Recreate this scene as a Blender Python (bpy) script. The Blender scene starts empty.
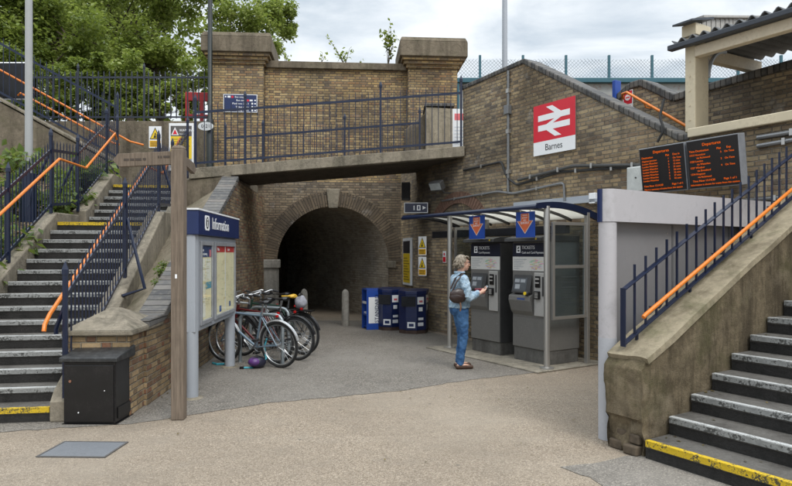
import bpy, bmesh, math, random
from mathutils import Vector, Matrix, noise
random.seed(7)
PI = math.pi
sc = bpy.context.scene
COL = sc.collection
H = 1.65                      # eye height
F = 616.0                     # focal length in photo pixels

# ------------------------------------------------------------------ frames
class Frame:
    def __init__(s, ox, oy, deg):
        s.o = Vector((ox, oy, 0)); s.a = math.radians(deg)
        s.x = Vector((math.cos(s.a), math.sin(s.a), 0)); s.y = Vector((-math.sin(s.a), math.cos(s.a), 0))
    def p(s, x, y, z=0): return s.o + s.x*x + s.y*y + Vector((0, 0, z))
WORLD = Frame(0, 0, 0)
RW = Frame(3.10, 9.29, -57.9)     # right hand brick wall: x along it towards the camera, y into it
LS = Frame(-3.25, 6.05, 8.5)      # left stairs: x across (0 = right edge), y up the flight
WG = Frame(-2.66, 6.2, 3.6)       # wing wall: y along it, x = 0 is the face to the path
PT = Frame(-3.15, 15.06, 4.3)     # tunnel portal: x along the face, y into the bank

# ------------------------------------------------------------------ node helper
class NT:
    def __init__(s, name):
        s.m = bpy.data.materials.new(name); s.m.use_nodes = True
        s.t = s.m.node_tree; s.t.nodes.clear()
        s.out = s.t.nodes.new('ShaderNodeOutputMaterial')
    def put(s, sock, v):
        if v is None: return
        if isinstance(v, bpy.types.NodeSocket): s.t.links.new(v, sock)
        else:
            if isinstance(v, tuple) and len(v) == 3 and sock.type == 'RGBA': v = (*v, 1)
            sock.default_value = v
    def n(s, typ, props=None, **ins):
        nd = s.t.nodes.new('ShaderNode' + typ)
        for k, v in (props or {}).items(): setattr(nd, k, v)
        for k, v in ins.items():
            s.put(nd.inputs[int(k[1:]) if k[0] == 'i' and k[1:].isdigit() else k.replace('_', ' ')], v)
        return nd
    def math(s, op, a, b=None, c=None):
        return s.n('Math', {'operation': op}, i0=a, i1=b, i2=c).outputs[0]
    def mix(s, f, a, b, mode='MIX'):
        nd = s.t.nodes.new('ShaderNodeMix'); nd.data_type = 'RGBA'; nd.blend_type = mode
        s.put(nd.inputs[0], f); s.put(nd.inputs[6], a); s.put(nd.inputs[7], b)
        return nd.outputs[2]
    def ramp(s, f, stops, interp='LINEAR'):
        nd = s.t.nodes.new('ShaderNodeValToRGB'); cr = nd.color_ramp; cr.interpolation = interp
        while len(cr.elements) < len(stops): cr.elements.new(0.5)
        for e, (p, c) in zip(cr.elements, stops):
            e.position = p; e.color = (*c, 1) if isinstance(c, tuple) else (c, c, c, 1)
        s.put(nd.inputs[0], f); return nd.outputs[0]
    def noise(s, vec, scale, detail=4, rough=.6, dim='3D'):
        return s.n('TexNoise', {'noise_dimensions': dim}, Vector=vec, Scale=scale, Detail=detail, Roughness=rough).outputs[0]
    def remap(s, v, a, b, c=0., d=1.):
        return s.n('MapRange', None, i0=v, i1=a, i2=b, i3=c, i4=d).outputs[0]
    def obj(s): return s.n('TexCoord').outputs['Object']
    def pos(s): return s.n('NewGeometry').outputs['Position']
    def uv(s): return s.n('TexCoord').outputs['UV']
    def scalev(s, v, x, y, z):
        return s.n('Mapping', None, Vector=v, Scale=(x, y, z)).outputs[0]
    def bump(s, h, strength, dist):
        return s.n('Bump', None, Height=h, Strength=strength, Distance=dist).outputs[0]
    def finish(s, col, rough=.8, metal=0., normal=None, spec=.5, **kw):
        b = s.n('BsdfPrincipled', None, Base_Color=col, Roughness=rough, Metallic=metal, Normal=normal, **kw)
        try: s.put(b.inputs['Specular IOR Level'], spec)
        except Exception: pass
        s.t.links.new(b.outputs[0], s.out.inputs[0]); return s.m

MATS = {}
def plain(name, col, rough=.6, metal=0., var=.25, scale=6., dirt=.25, dirtcol=(.05, .045, .04), bump=0., spec=.5, dlo=.27):
    """paint / plastic / metal with uneven tone, grime in patches and uneven gloss"""
    if name in MATS: return MATS[name]
    h = NT(name); v = h.pos()
    a = h.noise(v, scale, 5, .65); b = h.noise(v, scale*7, 3, .7)
    c = h.mix(h.remap(a, .3, .7), tuple(x*(1-var) for x in col), tuple(min(1, x*(1+var*.6)) for x in col))
    g = h.math('MULTIPLY', h.remap(h.math('MULTIPLY', a, b), dlo, dlo+(.15 if dlo > .25 else .06)), dirt)
    c = h.mix(g, c, dirtcol)
    dr = .025 if metal > .1 or rough < .36 else .1
    r = h.remap(b, .3, .7, max(.05, rough-dr), min(1, rough+dr))
    nm = h.bump(b, bump, .01) if bump else None
    MATS[name] = h.finish(c, r, metal, nm, spec); return MATS[name]

def brick(name, pal, mortar=(.25, .225, .19), soot=.5, sootcol=(.035, .03, .026), lime=.15, pw=.30, ph=.0625, gap=.012, stain_scale=.7):
    if name in MATS: return MATS[name]
    h = NT(name); uv = h.uv(); P = h.pos()
    wob = h.noise(uv, 9, 3, .6)
    sx = h.n('SeparateXYZ', None, Vector=uv).outputs
    u = h.math('ADD', sx[0], h.math('MULTIPLY', h.math('SUBTRACT', wob, .5), .012))
    w = h.math('ADD', sx[1], h.math('MULTIPLY', h.math('SUBTRACT', h.noise(uv, 5, 2), .5), .012))
    rv = h.math('DIVIDE', w, ph); row = h.math('FLOOR', rv); fv = h.math('FRACT', rv)
    par = h.math('MODULO', h.math('ABSOLUTE', row), 2.)
    ru = h.math('ADD', h.math('DIVIDE', u, pw), h.math('MULTIPLY', par, .5)); cu = h.math('FLOOR', ru); fu = h.math('FRACT', ru)
    head = h.math('GREATER_THAN', fu, .667)
    d1 = h.math('MINIMUM', fu, h.math('SUBTRACT', 1., fu)); d1 = h.math('MINIMUM', d1, h.math('ABSOLUTE', h.math('SUBTRACT', fu, .667)))
    du = h.math('MULTIPLY', d1, pw); dv = h.math('MULTIPLY', h.math('MINIMUM', fv, h.math('SUBTRACT', 1., fv)), ph)
    fine = h.noise(uv, 60, 3, .7)
    dist = h.math('ADD', h.math('MINIMUM', du, dv), h.math('MULTIPLY', h.math('SUBTRACT', fine, .5), .008))
    mask = h.remap(dist, gap*.5-.003, gap*.5+.003)
    idv = h.n('CombineXYZ', None, X=h.math('ADD', h.math('MULTIPLY', cu, 2.), head), Y=row).outputs[0]
    wn = h.n('TexWhiteNoise', {'noise_dimensions': '2D'}, Vector=idv).outputs[0]
    k = len(pal); wn = h.math('ADD', h.math('MULTIPLY', wn, .8), h.math('MULTIPLY', h.noise(uv, 2.2, 4), .22))
    bc = h.ramp(wn, [(i/(k-1), c) for i, c in enumerate(pal)])
    bc = h.mix(h.remap(h.noise(uv, 35, 4, .7), .3, .75, 0, .6), bc, h.mix(.5, bc, (.06, .045, .035)))
    bc = h.mix(h.remap(h.noise(uv, 22, 5, .75), .52, .72, 0, .5), bc, mortar)
    mc = h.mix(h.remap(h.noise(uv, 3, 4), .35, .65), mortar, tuple(x*.5 for x in mortar))
    c = h.mix(mask, mc, bc)
    st = h.remap(h.noise(P, stain_scale, 6, .62), .46, .68)
    streak = h.remap(h.noise(h.scalev(P, 3.5, 3.5, .35), 1., 5, .65), .48, .72)
    c = h.mix(h.math('MULTIPLY', h.math('MAXIMUM', st, h.math('MULTIPLY', streak, .7)), soot), c, sootcol)
    pt = h.remap(h.noise(P, .42, 3, .5), .42, .58)
    c = h.mix(h.math('MULTIPLY', pt, .35), c, h.mix(1., c, (1.35, 1.18, .92), 'MULTIPLY'))
    lm = h.remap(h.noise(P, 1.9, 7, .7), .60, .72)
    c = h.mix(h.math('MULTIPLY', lm, lime), c, (.42, .40, .37))
    hb = h.math('ADD', h.math('MULTIPLY', mask, 1.), h.math('MULTIPLY', fine, .35))
    hb = h.math('ADD', hb, h.math('MULTIPLY', wn, .35))
    MATS[name] = h.finish(c, h.remap(fine, .3, .7, .8, .97), 0, h.bump(hb, 1., .018), .3); return MATS[name]

def concrete(name, col, dark=(.05, .045, .035), moss=0., rough=.9, scale=1., crack=.25):
    if name in MATS: return MATS[name]
    h = NT(name); P = h.pos()
    a = h.noise(P, 1.6*scale, 7, .65); b = h.noise(P, 14*scale, 5, .7); f = h.noise(P, 120, 3, .8)
    c = h.mix(h.remap(b, .3, .7), tuple(x*.75 for x in col), tuple(x*1.2 for x in col))
    c = h.mix(h.remap(f, .35, .7, 0, .35), c, tuple(x*.45 for x in col))
    st = h.remap(h.noise(h.scalev(P, 4, 4, .6), 1., 6, .65), .47, .70)
    c = h.mix(h.math('MULTIPLY', h.math('MAXIMUM', st, h.remap(a, .52, .7)), .75), c, dark)
    if moss: c = h.mix(h.math('MULTIPLY', h.remap(h.noise(P, 3.1, 6, .7), .5, .68), moss), c, (.075, .085, .03))
    vo = h.n('TexVoronoi', {'feature': 'DISTANCE_TO_EDGE'}, Vector=h.n('VectorMath', {'operation': 'ADD'}, i0=P, i1=h.n('TexNoise', None, Vector=P, Scale=3., Detail=5.).outputs[1]).outputs[0], Scale=.9).outputs[0]
    ck = h.remap(vo, 0., .012, 1, 0)
    c = h.mix(h.math('MULTIPLY', ck, crack), c, (.03, .027, .022))
    hb = h.math('ADD', h.math('ADD', h.math('MULTIPLY', b, .8), h.math('MULTIPLY', f, .35)), h.math('MULTIPLY', ck, -crack))
    MATS[name] = h.finish(c, rough, 0, h.bump(hb, .7, .02), .3); return MATS[name]

def coping_brick(name, step=.105, axis=0, k=1.):
    """dark blue engineering bricks laid on edge: joints square to the run (u)"""
    h = NT(name); uv = h.uv(); P = h.pos()
    sx = h.n('SeparateXYZ', None, Vector=uv).outputs
    r = h.math('DIVIDE', h.math('ADD', sx[axis], h.math('MULTIPLY', h.noise(uv, 7, 2), .02)), step)
    f = h.math('FRACT', r); wn = h.n('TexWhiteNoise', {'noise_dimensions': '1D'}, W=h.math('FLOOR', r)).outputs[0]
    d = h.math('MULTIPLY', h.math('MINIMUM', f, h.math('SUBTRACT', 1., f)), step)
    m = h.remap(d, .003, .008)
    c = h.ramp(wn, [(0, (.035, .035, .037)), (.5, (.075, .072, .07)), (.8, (.12, .11, .10)), (1, (.06, .05, .045))])
    c = h.mix(h.remap(h.noise(P, 12, 5, .7), .45, .7, 0, .6), c, (.15, .14, .115))
    c = h.mix(m, (.025, .023, .02), h.mix(1., c, (k, k, k), 'MULTIPLY'))
    return h.finish(c, .75, 0, h.bump(h.math('ADD', m, h.math('MULTIPLY', wn, .5)), .9, .012))

def gravel(name):
    h = NT(name); P = h.pos()
    v = h.n('TexVoronoi', None, Vector=P, Scale=150., Randomness=1.); rc = h.n('SeparateXYZ', None, Vector=v.outputs['Color']).outputs[0]
    v2 = h.n('TexVoronoi', None, Vector=P, Scale=70., Randomness=1.); rc2 = h.n('SeparateXYZ', None, Vector=v2.outputs['Color']).outputs[1]
    c = h.ramp(rc, [(0, (.09, .07, .051)), (.25, (.185, .147, .107)), (.6, (.265, .213, .157)), (.85, (.345, .283, .214)), (1, (.54, .475, .39))])
    c2 = h.ramp(rc2, [(0, (.11, .086, .063)), (.5, (.25, .20, .147)), (1, (.385, .322, .247))])
    c = h.mix(.35, c, c2)
    big = h.noise(P, .55, 6, .62); med = h.noise(P, 3.2, 5, .65)
    c = h.mix(h.remap(big, .42, .64, 0, .5), c, (.19, .158, .122))
    c = h.mix(h.remap(med, .5, .70, 0, .35), c, (.17, .145, .115))
    c = h.mix(h.remap(h.noise(P, .23, 4), .5, .6, 0, .3), c, (.36, .31, .245))
    streak = h.noise(h.scalev(P, .25, 2.2, 1), 1.3, 5, .6)
    c = h.mix(h.remap(streak, .52, .72, 0, .10), c, (.42, .37, .30))
    spots = h.n('TexVoronoi', None, Vector=P, Scale=2.3).outputs['Distance']
    c = h.mix(h.remap(spots, .035, .05, .65, 0), c, (.09, .08, .07))
    return h.finish(c, .88, 0, h.bump(h.math('SUBTRACT', 1., v.outputs['Distance']), .55, .006), .35)

def asphalt(name, base=.075, warm=1.):
    h = NT(name); P = h.pos()
    v = h.n('TexVoronoi', None, Vector=P, Scale=110.); rc = h.n('SeparateXYZ', None, Vector=v.outputs['Color']).outputs[0]
    b = base
    c = h.ramp(rc, [(0, (b*.5, b*.45, b*.385)), (.55, (b, b*.90, b*.775)), (.9, (b*1.5, b*1.34, b*1.14)), (1, (b*2.2, b*2., b*1.7))])
    big = h.noise(P, .7, 6, .62); med = h.noise(P, 4, 5, .65)
    c = h.mix(h.remap(big, .4, .65, 0, .45), c, (b*1.5, b*1.38, b*1.22))
    c = h.mix(h.remap(med, .52, .72, 0, .4), c, (b*.55, b*.51, b*.45))
    spots = h.n('TexVoronoi', None, Vector=P, Scale=3.1).outputs['Distance']
    c = h.mix(h.remap(spots, .035, .05, .7, 0), c, (b*2.4, b*2.2, b*1.9))
    return h.finish(c, .87, 0, h.bump(h.math('SUBTRACT', 1., v.outputs['Distance']), .5, .005), .35)

def wood(name, col):
    h = NT(name); P = h.obj()
    g = h.noise(h.scalev(P, 22, 22, 1.2), 2.2, 6, .65); b = h.noise(P, 3, 4)
    c = h.mix(h.remap(g, .3, .7), tuple(x*.55 for x in col), tuple(x*1.25 for x in col))
    c = h.mix(h.remap(b, .5, .7, 0, .4), c, tuple(x*.5 for x in col))
    return h.finish(c, .85, 0, h.bump(g, .6, .006), .3)

def leafmat(name, a, b, c_):
    h = NT(name)
    r = h.n('NewGeometry').outputs['Random Per Island']
    c = h.ramp(r, [(0, a), (.5, b), (1, c_)])
    cl = h.noise(h.pos(), 1.1, 3)
    c = h.mix(h.remap(cl, .4, .65, 0, .45), c, a)
    p = h.n('BsdfPrincipled', None, Base_Color=c, Roughness=.5)
    t = h.n('BsdfTranslucent', None, Color=h.mix(.5, c, (.30, .36, .06)))
    m = h.n('MixShader', None, i0=.48, i1=p.outputs[0], i2=t.outputs[0])
    h.t.links.new(m.outputs[0], h.out.inputs[0]); return h.m

def emit(name, col, s):
    h = NT(name); e = h.n('Emission', None, Color=col, Strength=s); h.t.links.new(e.outputs[0], h.out.inputs[0]); return h.m

def glass(name, tint=(.55, .6, .6), op=.25):
    h = NT(name)
    t = h.n('BsdfTransparent', None, Color=(*tint, 1)); g = h.n('BsdfGlossy', None, Color=(.9, .9, .9, 1), Roughness=.06)
    d = h.n('BsdfDiffuse', None, Color=(.10, .11, .11, 1))
    fc = h.n('LayerWeight', None, Blend=.5).outputs['Facing']
    fr = h.math('ADD', .04, h.math('MULTIPLY', h.math('POWER', fc, 4.), .22))
    m1 = h.n('MixShader', None, i0=op, i1=t.outputs[0], i2=d.outputs[0])
    m2 = h.n('MixShader', None, i0=fr, i1=m1.outputs[0], i2=g.outputs[0])
    h.t.links.new(m2.outputs[0], h.out.inputs[0]); return h.m

# ------------------------------------------------------------------ mesh builder
class MB:
    def __init__(s): s.b = bmesh.new()
    def quad(s, *pts):
        return s.b.faces.new([s.b.verts.new(p) for p in pts])
    def hexa(s, p):          # 8 points: bottom ring 0-3 ccw, top ring 4-7
        v = [s.b.verts.new(q) for q in p]
        for f in ((3, 2, 1, 0), (4, 5, 6, 7), (0, 1, 5, 4), (1, 2, 6, 5), (2, 3, 7, 6), (3, 0, 4, 7)):
            s.b.faces.new([v[i] for i in f])
        return s
    def box(s, x0, x1, y0, y1, z0, z1):
        return s.hexa([(x0, y0, z0), (x1, y0, z0), (x1, y1, z0), (x0, y1, z0), (x0, y0, z1), (x1, y0, z1), (x1, y1, z1), (x0, y1, z1)])
    def bar(s, a, b, w, t=None, up=(0, 0, 1)):
        """rectangular bar a->b, w across (horizontal), t along up"""
        t = w if t is None else t
        a, b = Vector(a), Vector(b); d = (b-a).normalized(); u = Vector(up)
        if abs(d.dot(u)) > .98: u = Vector((0, 1, 0))
        r = d.cross(u).normalized(); u = r.cross(d).normalized()
        r = r*w/2; u = u*t/2
        return s.hexa([a-r-u, a+r-u, b+r-u, b-r-u, a-r+u, a+r+u, b+r+u, b-r+u])
    def prism(s, poly, fn, t0, t1):
        """poly: 2-D outline; fn(u, v, t) -> 3-D; extruded from t0 to t1"""
        a = [s.b.verts.new(fn(u, v, t0)) for u, v in poly]; b = [s.b.verts.new(fn(u, v, t1)) for u, v in poly]
        n = len(poly)
        s.b.faces.new(a); s.b.faces.new(b[::-1])
        for i in range(n): s.b.faces.new([a[i], b[i], b[(i+1) % n], a[(i+1) % n]])
        return s
    def tube(s, pts, r, n=8, cap=True, closed=False):
        pts = [Vector(p) for p in pts]; rs = r if isinstance(r, (list, tuple)) else [r]*len(pts)
        rings = []; ref = None; N = len(pts)
        for i, p in enumerate(pts):
            if closed: d = pts[(i+1) % N]-pts[i-1]
            else: d = (pts[min(i+1, N-1)]-pts[max(i-1, 0)])
            d.normalize()
            if ref is None: ref = d.orthogonal().normalized()
            ref = (ref - d*ref.dot(d))
            ref = ref.normalized() if ref.length > 1e-5 else d.orthogonal().normalized()
            q = d.cross(ref)
            rings.append([s.b.verts.new(p+(ref*math.cos(2*PI*k/n)+q*math.sin(2*PI*k/n))*rs[i]) for k in range(n)])
        M = N if closed else N-1
        for i in range(M):
            A, B = rings[i], rings[(i+1) % N]
            for k in range(n): s.b.faces.new([A[k], A[(k+1) % n], B[(k+1) % n], B[k]])
        if cap and not closed: s.b.faces.new(rings[0][::-1]); s.b.faces.new(rings[-1])
        return s
    def cyl(s, a, b, r, n=16): return s.tube([a, b], r, n)
    def lathe(s, prof, c=(0, 0, 0), n=20, ax='z'):
        c = Vector(c); rings = []
        for r, z in prof:
            ring = []
            for k in range(n):
                A = 2*PI*k/n; x, y = r*math.cos(A), r*math.sin(A)
                ring.append(s.b.verts.new(c+Vector((x, y, z) if ax == 'z' else ((x, z, y) if ax == 'y' else (z, x, y)))))
            rings.append(ring)
        for A, B in zip(rings, rings[1:]):
            for k in range(n): s.b.faces.new([A[k], A[(k+1) % n], B[(k+1) % n], B[k]])
        s.b.faces.new(rings[0][::-1]); s.b.faces.new(rings[-1]); return s
    def ball(s, c, r, n=12, m=8, rot=None):
        r = (r, r, r) if not isinstance(r, (tuple, list)) else r
        mt = Matrix.Translation(c) @ ((rot or Matrix.Identity(3)).to_4x4()) @ Matrix.Diagonal((*r, 1))
        bmesh.ops.create_uvsphere(s.b, u_segments=n, v_segments=m, radius=1, matrix=mt); return s
    def torus(s, c, R, r, n=36, m=8, ax='y', a0=0, a1=2*PI):
        c = Vector(c); full = abs(a1-a0-2*PI) < 1e-6; pts = []
        for i in range(n if full else n+1):
            A = a0+(a1-a0)*i/n; q = (R*math.cos(A), R*math.sin(A))
            pts.append(c+(Vector((q[0], 0, q[1])) if ax == 'y' else (Vector((q[0], q[1], 0)) if ax == 'z' else Vector((0, q[0], q[1])))))
        return s.tube(pts, r, m, closed=full)

def finish_mesh(bm, name, smooth, uv=True):
    bmesh.ops.recalc_face_normals(bm, faces=bm.faces)
    if uv:
        L = bm.loops.layers.uv.new('UVMap')
        for f in bm.faces:
            n = f.normal
            if abs(n.z) > .75: U, V = Vector((1, 0, 0)), Vector((0, 1, 0))
            else:
                U = Vector((-n.y, n.x, 0)); U = U.normalized() if U.length > 1e-6 else Vector((1, 0, 0)); V = Vector((0, 0, 1))
            for lp in f.loops: lp[L].uv = (lp.vert.co.dot(U), lp.vert.co.dot(V))
    me = bpy.data.meshes.new(name); bm.to_mesh(me); bm.free()
    if smooth:
        for p in me.polygons: p.use_smooth = True
        try: me.set_sharp_from_angle(angle=math.radians(42))
        except Exception: pass
    return me

def tag(o, label, cat, group=None):
    o['label'] = label; o['category'] = cat
    if group: o['group'] = group
    return o
def thing(name, label, cat, frame=WORLD, at=(0, 0, 0), rotz=0., group=None, tilt=0.):
    o = bpy.data.objects.new(name, None); COL.objects.link(o)
    o.empty_display_size = .1
    o.location = frame.p(*at); o.rotation_euler = (tilt, 0, frame.a+rotz)
    return tag(o, label, cat, group)
def part(name, mb, mat, parent=None, smooth=False, bevel=0., frame=None, at=(0, 0, 0), uv=True, label=None):
    bm = mb.b if isinstance(mb, MB) else mb
    o = bpy.data.objects.new(name, finish_mesh(bm, name, smooth, uv)); COL.objects.link(o)
    o.data.materials.append(mat)
    if parent: o.parent = parent
    elif frame: o.location = frame.p(*at); o.rotation_euler = (0, 0, frame.a)
    if bevel:
        m = o.modifiers.new('bevel', 'BEVEL'); m.width = bevel; m.segments = 2; m.limit_method = 'ANGLE'; m.angle_limit = math.radians(50)
    if label: o['label'] = label
    return o
def structure(o): o['kind'] = 'structure'; return o

_fonts = {}
def text_bm(body, size, align='LEFT', depth=.002, wide=1.):
    cu = bpy.data.curves.new('lettering', 'FONT'); cu.body = body; cu.size = size; cu.align_x = align; cu.extrude = depth/2; cu.resolution_u = 3
    cu.space_line = .95
    o = bpy.data.objects.new('lettering', cu)
    me = bpy.data.meshes.new_from_object(o)
    bm = bmesh.new(); bm.from_mesh(me)
    bpy.data.objects.remove(o); bpy.data.curves.remove(cu); bpy.data.meshes.remove(me)
    bmesh.ops.scale(bm, vec=(wide, 1, 1), verts=bm.verts)
    return bm

class Board:
    """a flat face to write on: x to the reader's right, y up, the face normal towards the reader"""
    def __init__(s, parent, o, x, up=(0, 0, 1)):
        s.par = parent; s.o = Vector(o); s.x = Vector(x).normalized(); s.u = Vector(up).normalized(); s.n = s.x.cross(s.u).normalized()
    def P(s, x, y, d=0): return s.o+s.x*x+s.u*y+s.n*d
    def poly(s, name, pts, mat, d=.002, parent=None, t=.003):
        mb = MB(); mb.prism(pts, lambda u, v, t_: s.P(u, v, t_), d-t, d); return part(name, mb, mat, parent or s.par)
    def polys(s, name, lst, mat, d=.002, parent=None, t=.003):
        mb = MB()
        for pts in lst: mb.prism(pts, lambda u, v, t_: s.P(u, v, t_), d-t, d)
        return part(name, mb, mat, parent or s.par)
    def rect(s, name, x0, y0, x1, y1, mat, d=.002, parent=None, t=.003):
        return s.poly(name, [(x0, y0), (x1, y0), (x1, y1), (x0, y1)], mat, d, parent, t)
    def rects(s, name, lst, mat, d=.002, parent=None, t=.003):
        return s.polys(name, [[(a, b), (c, b), (c, e), (a, e)] for a, b, c, e in lst], mat, d, parent, t)
    def text(s, items, mat, d=.004, parent=None, name='lettering'):
        """items: (string, x, y, size, align[, wide]) all in one mesh"""
        out = bmesh.new()
        for it in items:
            b = text_bm(it[0], it[3], it[4] if len(it) > 4 else 'LEFT', .002, it[5] if len(it) > 5 else 1.)
            vm = [out.verts.new(s.P(v.co.x+it[1], v.co.y+it[2], v.co.z+d)) for v in b.verts]
            b.verts.ensure_lookup_table()
            for f in b.faces:
                try: out.faces.new([vm[v.index] for v in f.verts])
                except ValueError: pass
            b.free()
        return part(name, out, mat, parent or s.par)
# ------------------------------------------------------------------ materials
B_STOCK = brick('stock_brick', [(.13, .095, .06), (.28, .20, .105), (.39, .285, .14), (.50, .375, .20), (.44, .31, .14), (.33, .225, .12), (.17, .13, .09), (.36, .22, .11), (.23, .165, .105)], soot=.62, lime=.25)
B_WALL = brick('weathered_brick', [(.15, .12, .085), (.25, .195, .125), (.34, .265, .165), (.43, .34, .21), (.29, .225, .145), (.18, .13, .09), (.38, .29, .18), (.125, .105, .085), (.27, .215, .15)], mortar=(.33, .30, .25), soot=.74, lime=.42)
B_PORTAL = brick('sooty_brick', [(.075, .062, .05), (.15, .12, .088), (.23, .185, .13), (.29, .235, .165), (.19, .15, .11), (.24, .175, .125)], mortar=(.23, .21, .18), soot=.55, lime=.5)
B_GARDEN = brick('yellow_brick', [(.08, .058, .042), (.24, .175, .10), (.33, .245, .14), (.42, .315, .19), (.27, .195, .12), (.15, .11, .075), (.26, .115, .07), (.34, .26, .15)], mortar=(.32, .29, .24), soot=.62, lime=.4)
B_TUNNEL = brick('tunnel_brick', [(.30, .265, .21), (.40, .36, .30), (.52, .48, .41), (.44, .40, .34)], mortar=(.45, .42, .37), soot=.3, lime=.6)
B_RING = brick('arch_brick', [(.09, .073, .055), (.13, .105, .08), (.18, .145, .105), (.12, .095, .07)], mortar=(.13, .115, .095), soot=.75, lime=.35, pw=.66, ph=.065)
COPE = coping_brick('blue_coping_brick', .085)
CONC = concrete('concrete', (.27, .235, .18), moss=.15)
CONC_D = concrete('dark_concrete', (.20, .165, .12), (.045, .036, .025), moss=.2)
CONC_R = NT('rendered_concrete'); _P = CONC_R.pos()
_b = CONC_R.noise(_P, 10, 6, .72); _f = CONC_R.noise(_P, 90, 4, .8)
_c = CONC_R.mix(CONC_R.remap(_b, .32, .68), (.105, .082, .050), (.245, .195, .125))
_c = CONC_R.mix(CONC_R.remap(CONC_R.noise(CONC_R.scalev(_P, 5, 5, .7), 1., 7, .7), .44, .62, 0, .85), _c, (.055, .042, .026))
_c = CONC_R.mix(CONC_R.remap(CONC_R.noise(_P, 2.3, 7, .7), .5, .66, 0, .6), _c, (.085, .08, .035))
_c = CONC_R.mix(CONC_R.remap(CONC_R.noise(_P, 1.3, 6, .65), .54, .66, 0, .5), _c, (.32, .265, .185))
_c = CONC_R.mix(CONC_R.remap(_f, .5, .75, 0, .55), _c, (.06, .05, .035))
CONC_R = CONC_R.finish(_c, .92, 0, CONC_R.bump(CONC_R.math('ADD', _b, CONC_R.math('MULTIPLY', _f, .5)), .9, .025), .25)
CONC_P = concrete('pale_concrete', (.40, .38, .34), (.13, .12, .10))
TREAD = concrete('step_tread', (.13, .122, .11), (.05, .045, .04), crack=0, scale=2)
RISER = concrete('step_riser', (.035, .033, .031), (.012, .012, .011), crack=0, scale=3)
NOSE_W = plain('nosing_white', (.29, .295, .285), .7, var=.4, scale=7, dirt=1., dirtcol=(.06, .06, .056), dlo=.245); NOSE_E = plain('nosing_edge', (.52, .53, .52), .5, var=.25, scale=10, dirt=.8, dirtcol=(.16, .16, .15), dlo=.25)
NOSE_Y = plain('nosing_yellow', (.62, .42, .012), .7, var=.2, scale=10, dirt=1., dirtcol=(.07, .06, .03), dlo=.25)
NAVY = plain('navy_paint', (.006, .012, .036), .30, var=.1, dirt=.04)
NAVY_S = plain('navy_sign', (.009, .022, .092), .35, var=.08, dirt=.06)
BLUE_B = plain('blue_bin_paint', (.006, .016, .075), .35, var=.2, dirt=.45, dirtcol=(.06, .04, .03))
BLUE_R = plain('bright_blue', (.012, .06, .32), .4, var=.12, dirt=.2)
ORANGE = plain('orange_rail', (.68, .185, .014), .4, var=.12, scale=5, dirt=.55, dirtcol=(.20, .07, .02))
WHITE = plain('white_face', (.78, .79, .80), .45, var=.04, dirt=.05)
WHITE_T = plain('white_lettering', (.82, .83, .84), .5, var=.0, dirt=0)
RED = plain('red_face', (.62, .012, .03), .35, var=.06, dirt=.04)
YEL = plain('yellow_face', (.78, .55, .02), .45, var=.05, dirt=.08)
BLACK = plain('black_paint', (.007, .007, .008), .3, var=.3, dirt=.22, dirtcol=(.05, .04, .038))
BLACK_T = plain('black_lettering', (.012, .012, .014), .6, var=0, dirt=0)
GREY_M = plain('grey_metal', (.36, .385, .42), .4, .15, var=.06, scale=2, dirt=.08)
STEEL = plain('stainless_steel', (.46, .45, .43), .33, .75, var=.05, scale=2, dirt=.06)
TVM = plain('machine_grey', (.17, .165, .155), .45, .2, var=.12, dirt=.25)
TVM_D = plain('machine_dark', (.055, .055, .056), .45, .1, var=.2, dirt=.2)
TVM_L = plain('machine_light', (.42, .41, .39), .4, .2, var=.06, dirt=.12)
CLAD = plain('grey_cladding', (.44, .425, .44), .42, var=.07, scale=2, dirt=.32, dirtcol=(.22, .21, .2))
CLAD_D = plain('panel_grey', (.20, .195, .20), .45, var=.08, scale=2, dirt=.2, dirtcol=(.18, .17, .16))
CREAM = plain('cream_paint', (.60, .52, .37), .55, var=.1, scale=3, dirt=.3, dirtcol=(.22, .18, .12))
CREAM_D = plain('cream_timber', (.60, .52, .39), .6, var=.14, scale=4, dirt=.3, dirtcol=(.2, .15, .1))
GUTTER = plain('dark_gutter', (.035, .042, .055), .45, var=.2, dirt=.2)
CORR = plain('corrugated_sheet', (.13, .135, .14), .7, var=.25, dirt=.4)
SLAT_W = plain('weathered_white_boards', (.42, .40, .37), .8, var=.3, scale=10, dirt=.8, dirtcol=(.12, .1, .08))
POLY = NT('translucent_roof_panel')
_p = POLY.n('BsdfDiffuse', None, Color=(.88, .88, .84, 1)); _t = POLY.n('BsdfTranslucent', None, Color=(.95, .94, .89, 1))
_m = POLY.n('MixShader', None, i0=.7, i1=_p.outputs[0], i2=_t.outputs[0]); POLY.t.links.new(_m.outputs[0], POLY.out.inputs[0]); POLY = POLY.m
GLASS = glass('dusty_glass', (.80, .86, .88), .07); GLASS_C = glass('notice_glass', (.99, 1., 1.), .0)
TEAL = plain('teal_paint', (.028, .11, .145), .5, var=.15, dirt=.3)
RUSTY = plain('faded_rusty_plate', (.36, .37, .36), .7, var=.15, scale=1.2, dirt=.9, dirtcol=(.27, .14, .09))
CONDUIT = plain('galvanised_conduit', (.20, .205, .21), .45, .4, var=.15, dirt=.4)
CABLE = plain('black_cable', (.018, .018, .018), .6)
WOOD = wood('weathered_oak', (.185, .145, .11))
DIRT = NT('leaf_litter_soil')
_P = DIRT.pos(); _v = DIRT.n('TexVoronoi', None, Vector=_P, Scale=22.); _r = DIRT.n('SeparateXYZ', None, Vector=_v.outputs['Color']).outputs[0]
_c = DIRT.ramp(_r, [(0, (.035, .027, .018)), (.5, (.10, .072, .045)), (.85, (.17, .125, .08)), (1, (.26, .20, .13))])
_c = DIRT.mix(DIRT.remap(DIRT.noise(_P, 1.5, 6), .5, .65, 0, .5), _c, (.05, .065, .022))
DIRT = DIRT.finish(_c, .95, 0, DIRT.bump(_v.outputs['Distance'], .8, .03), .2)
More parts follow.
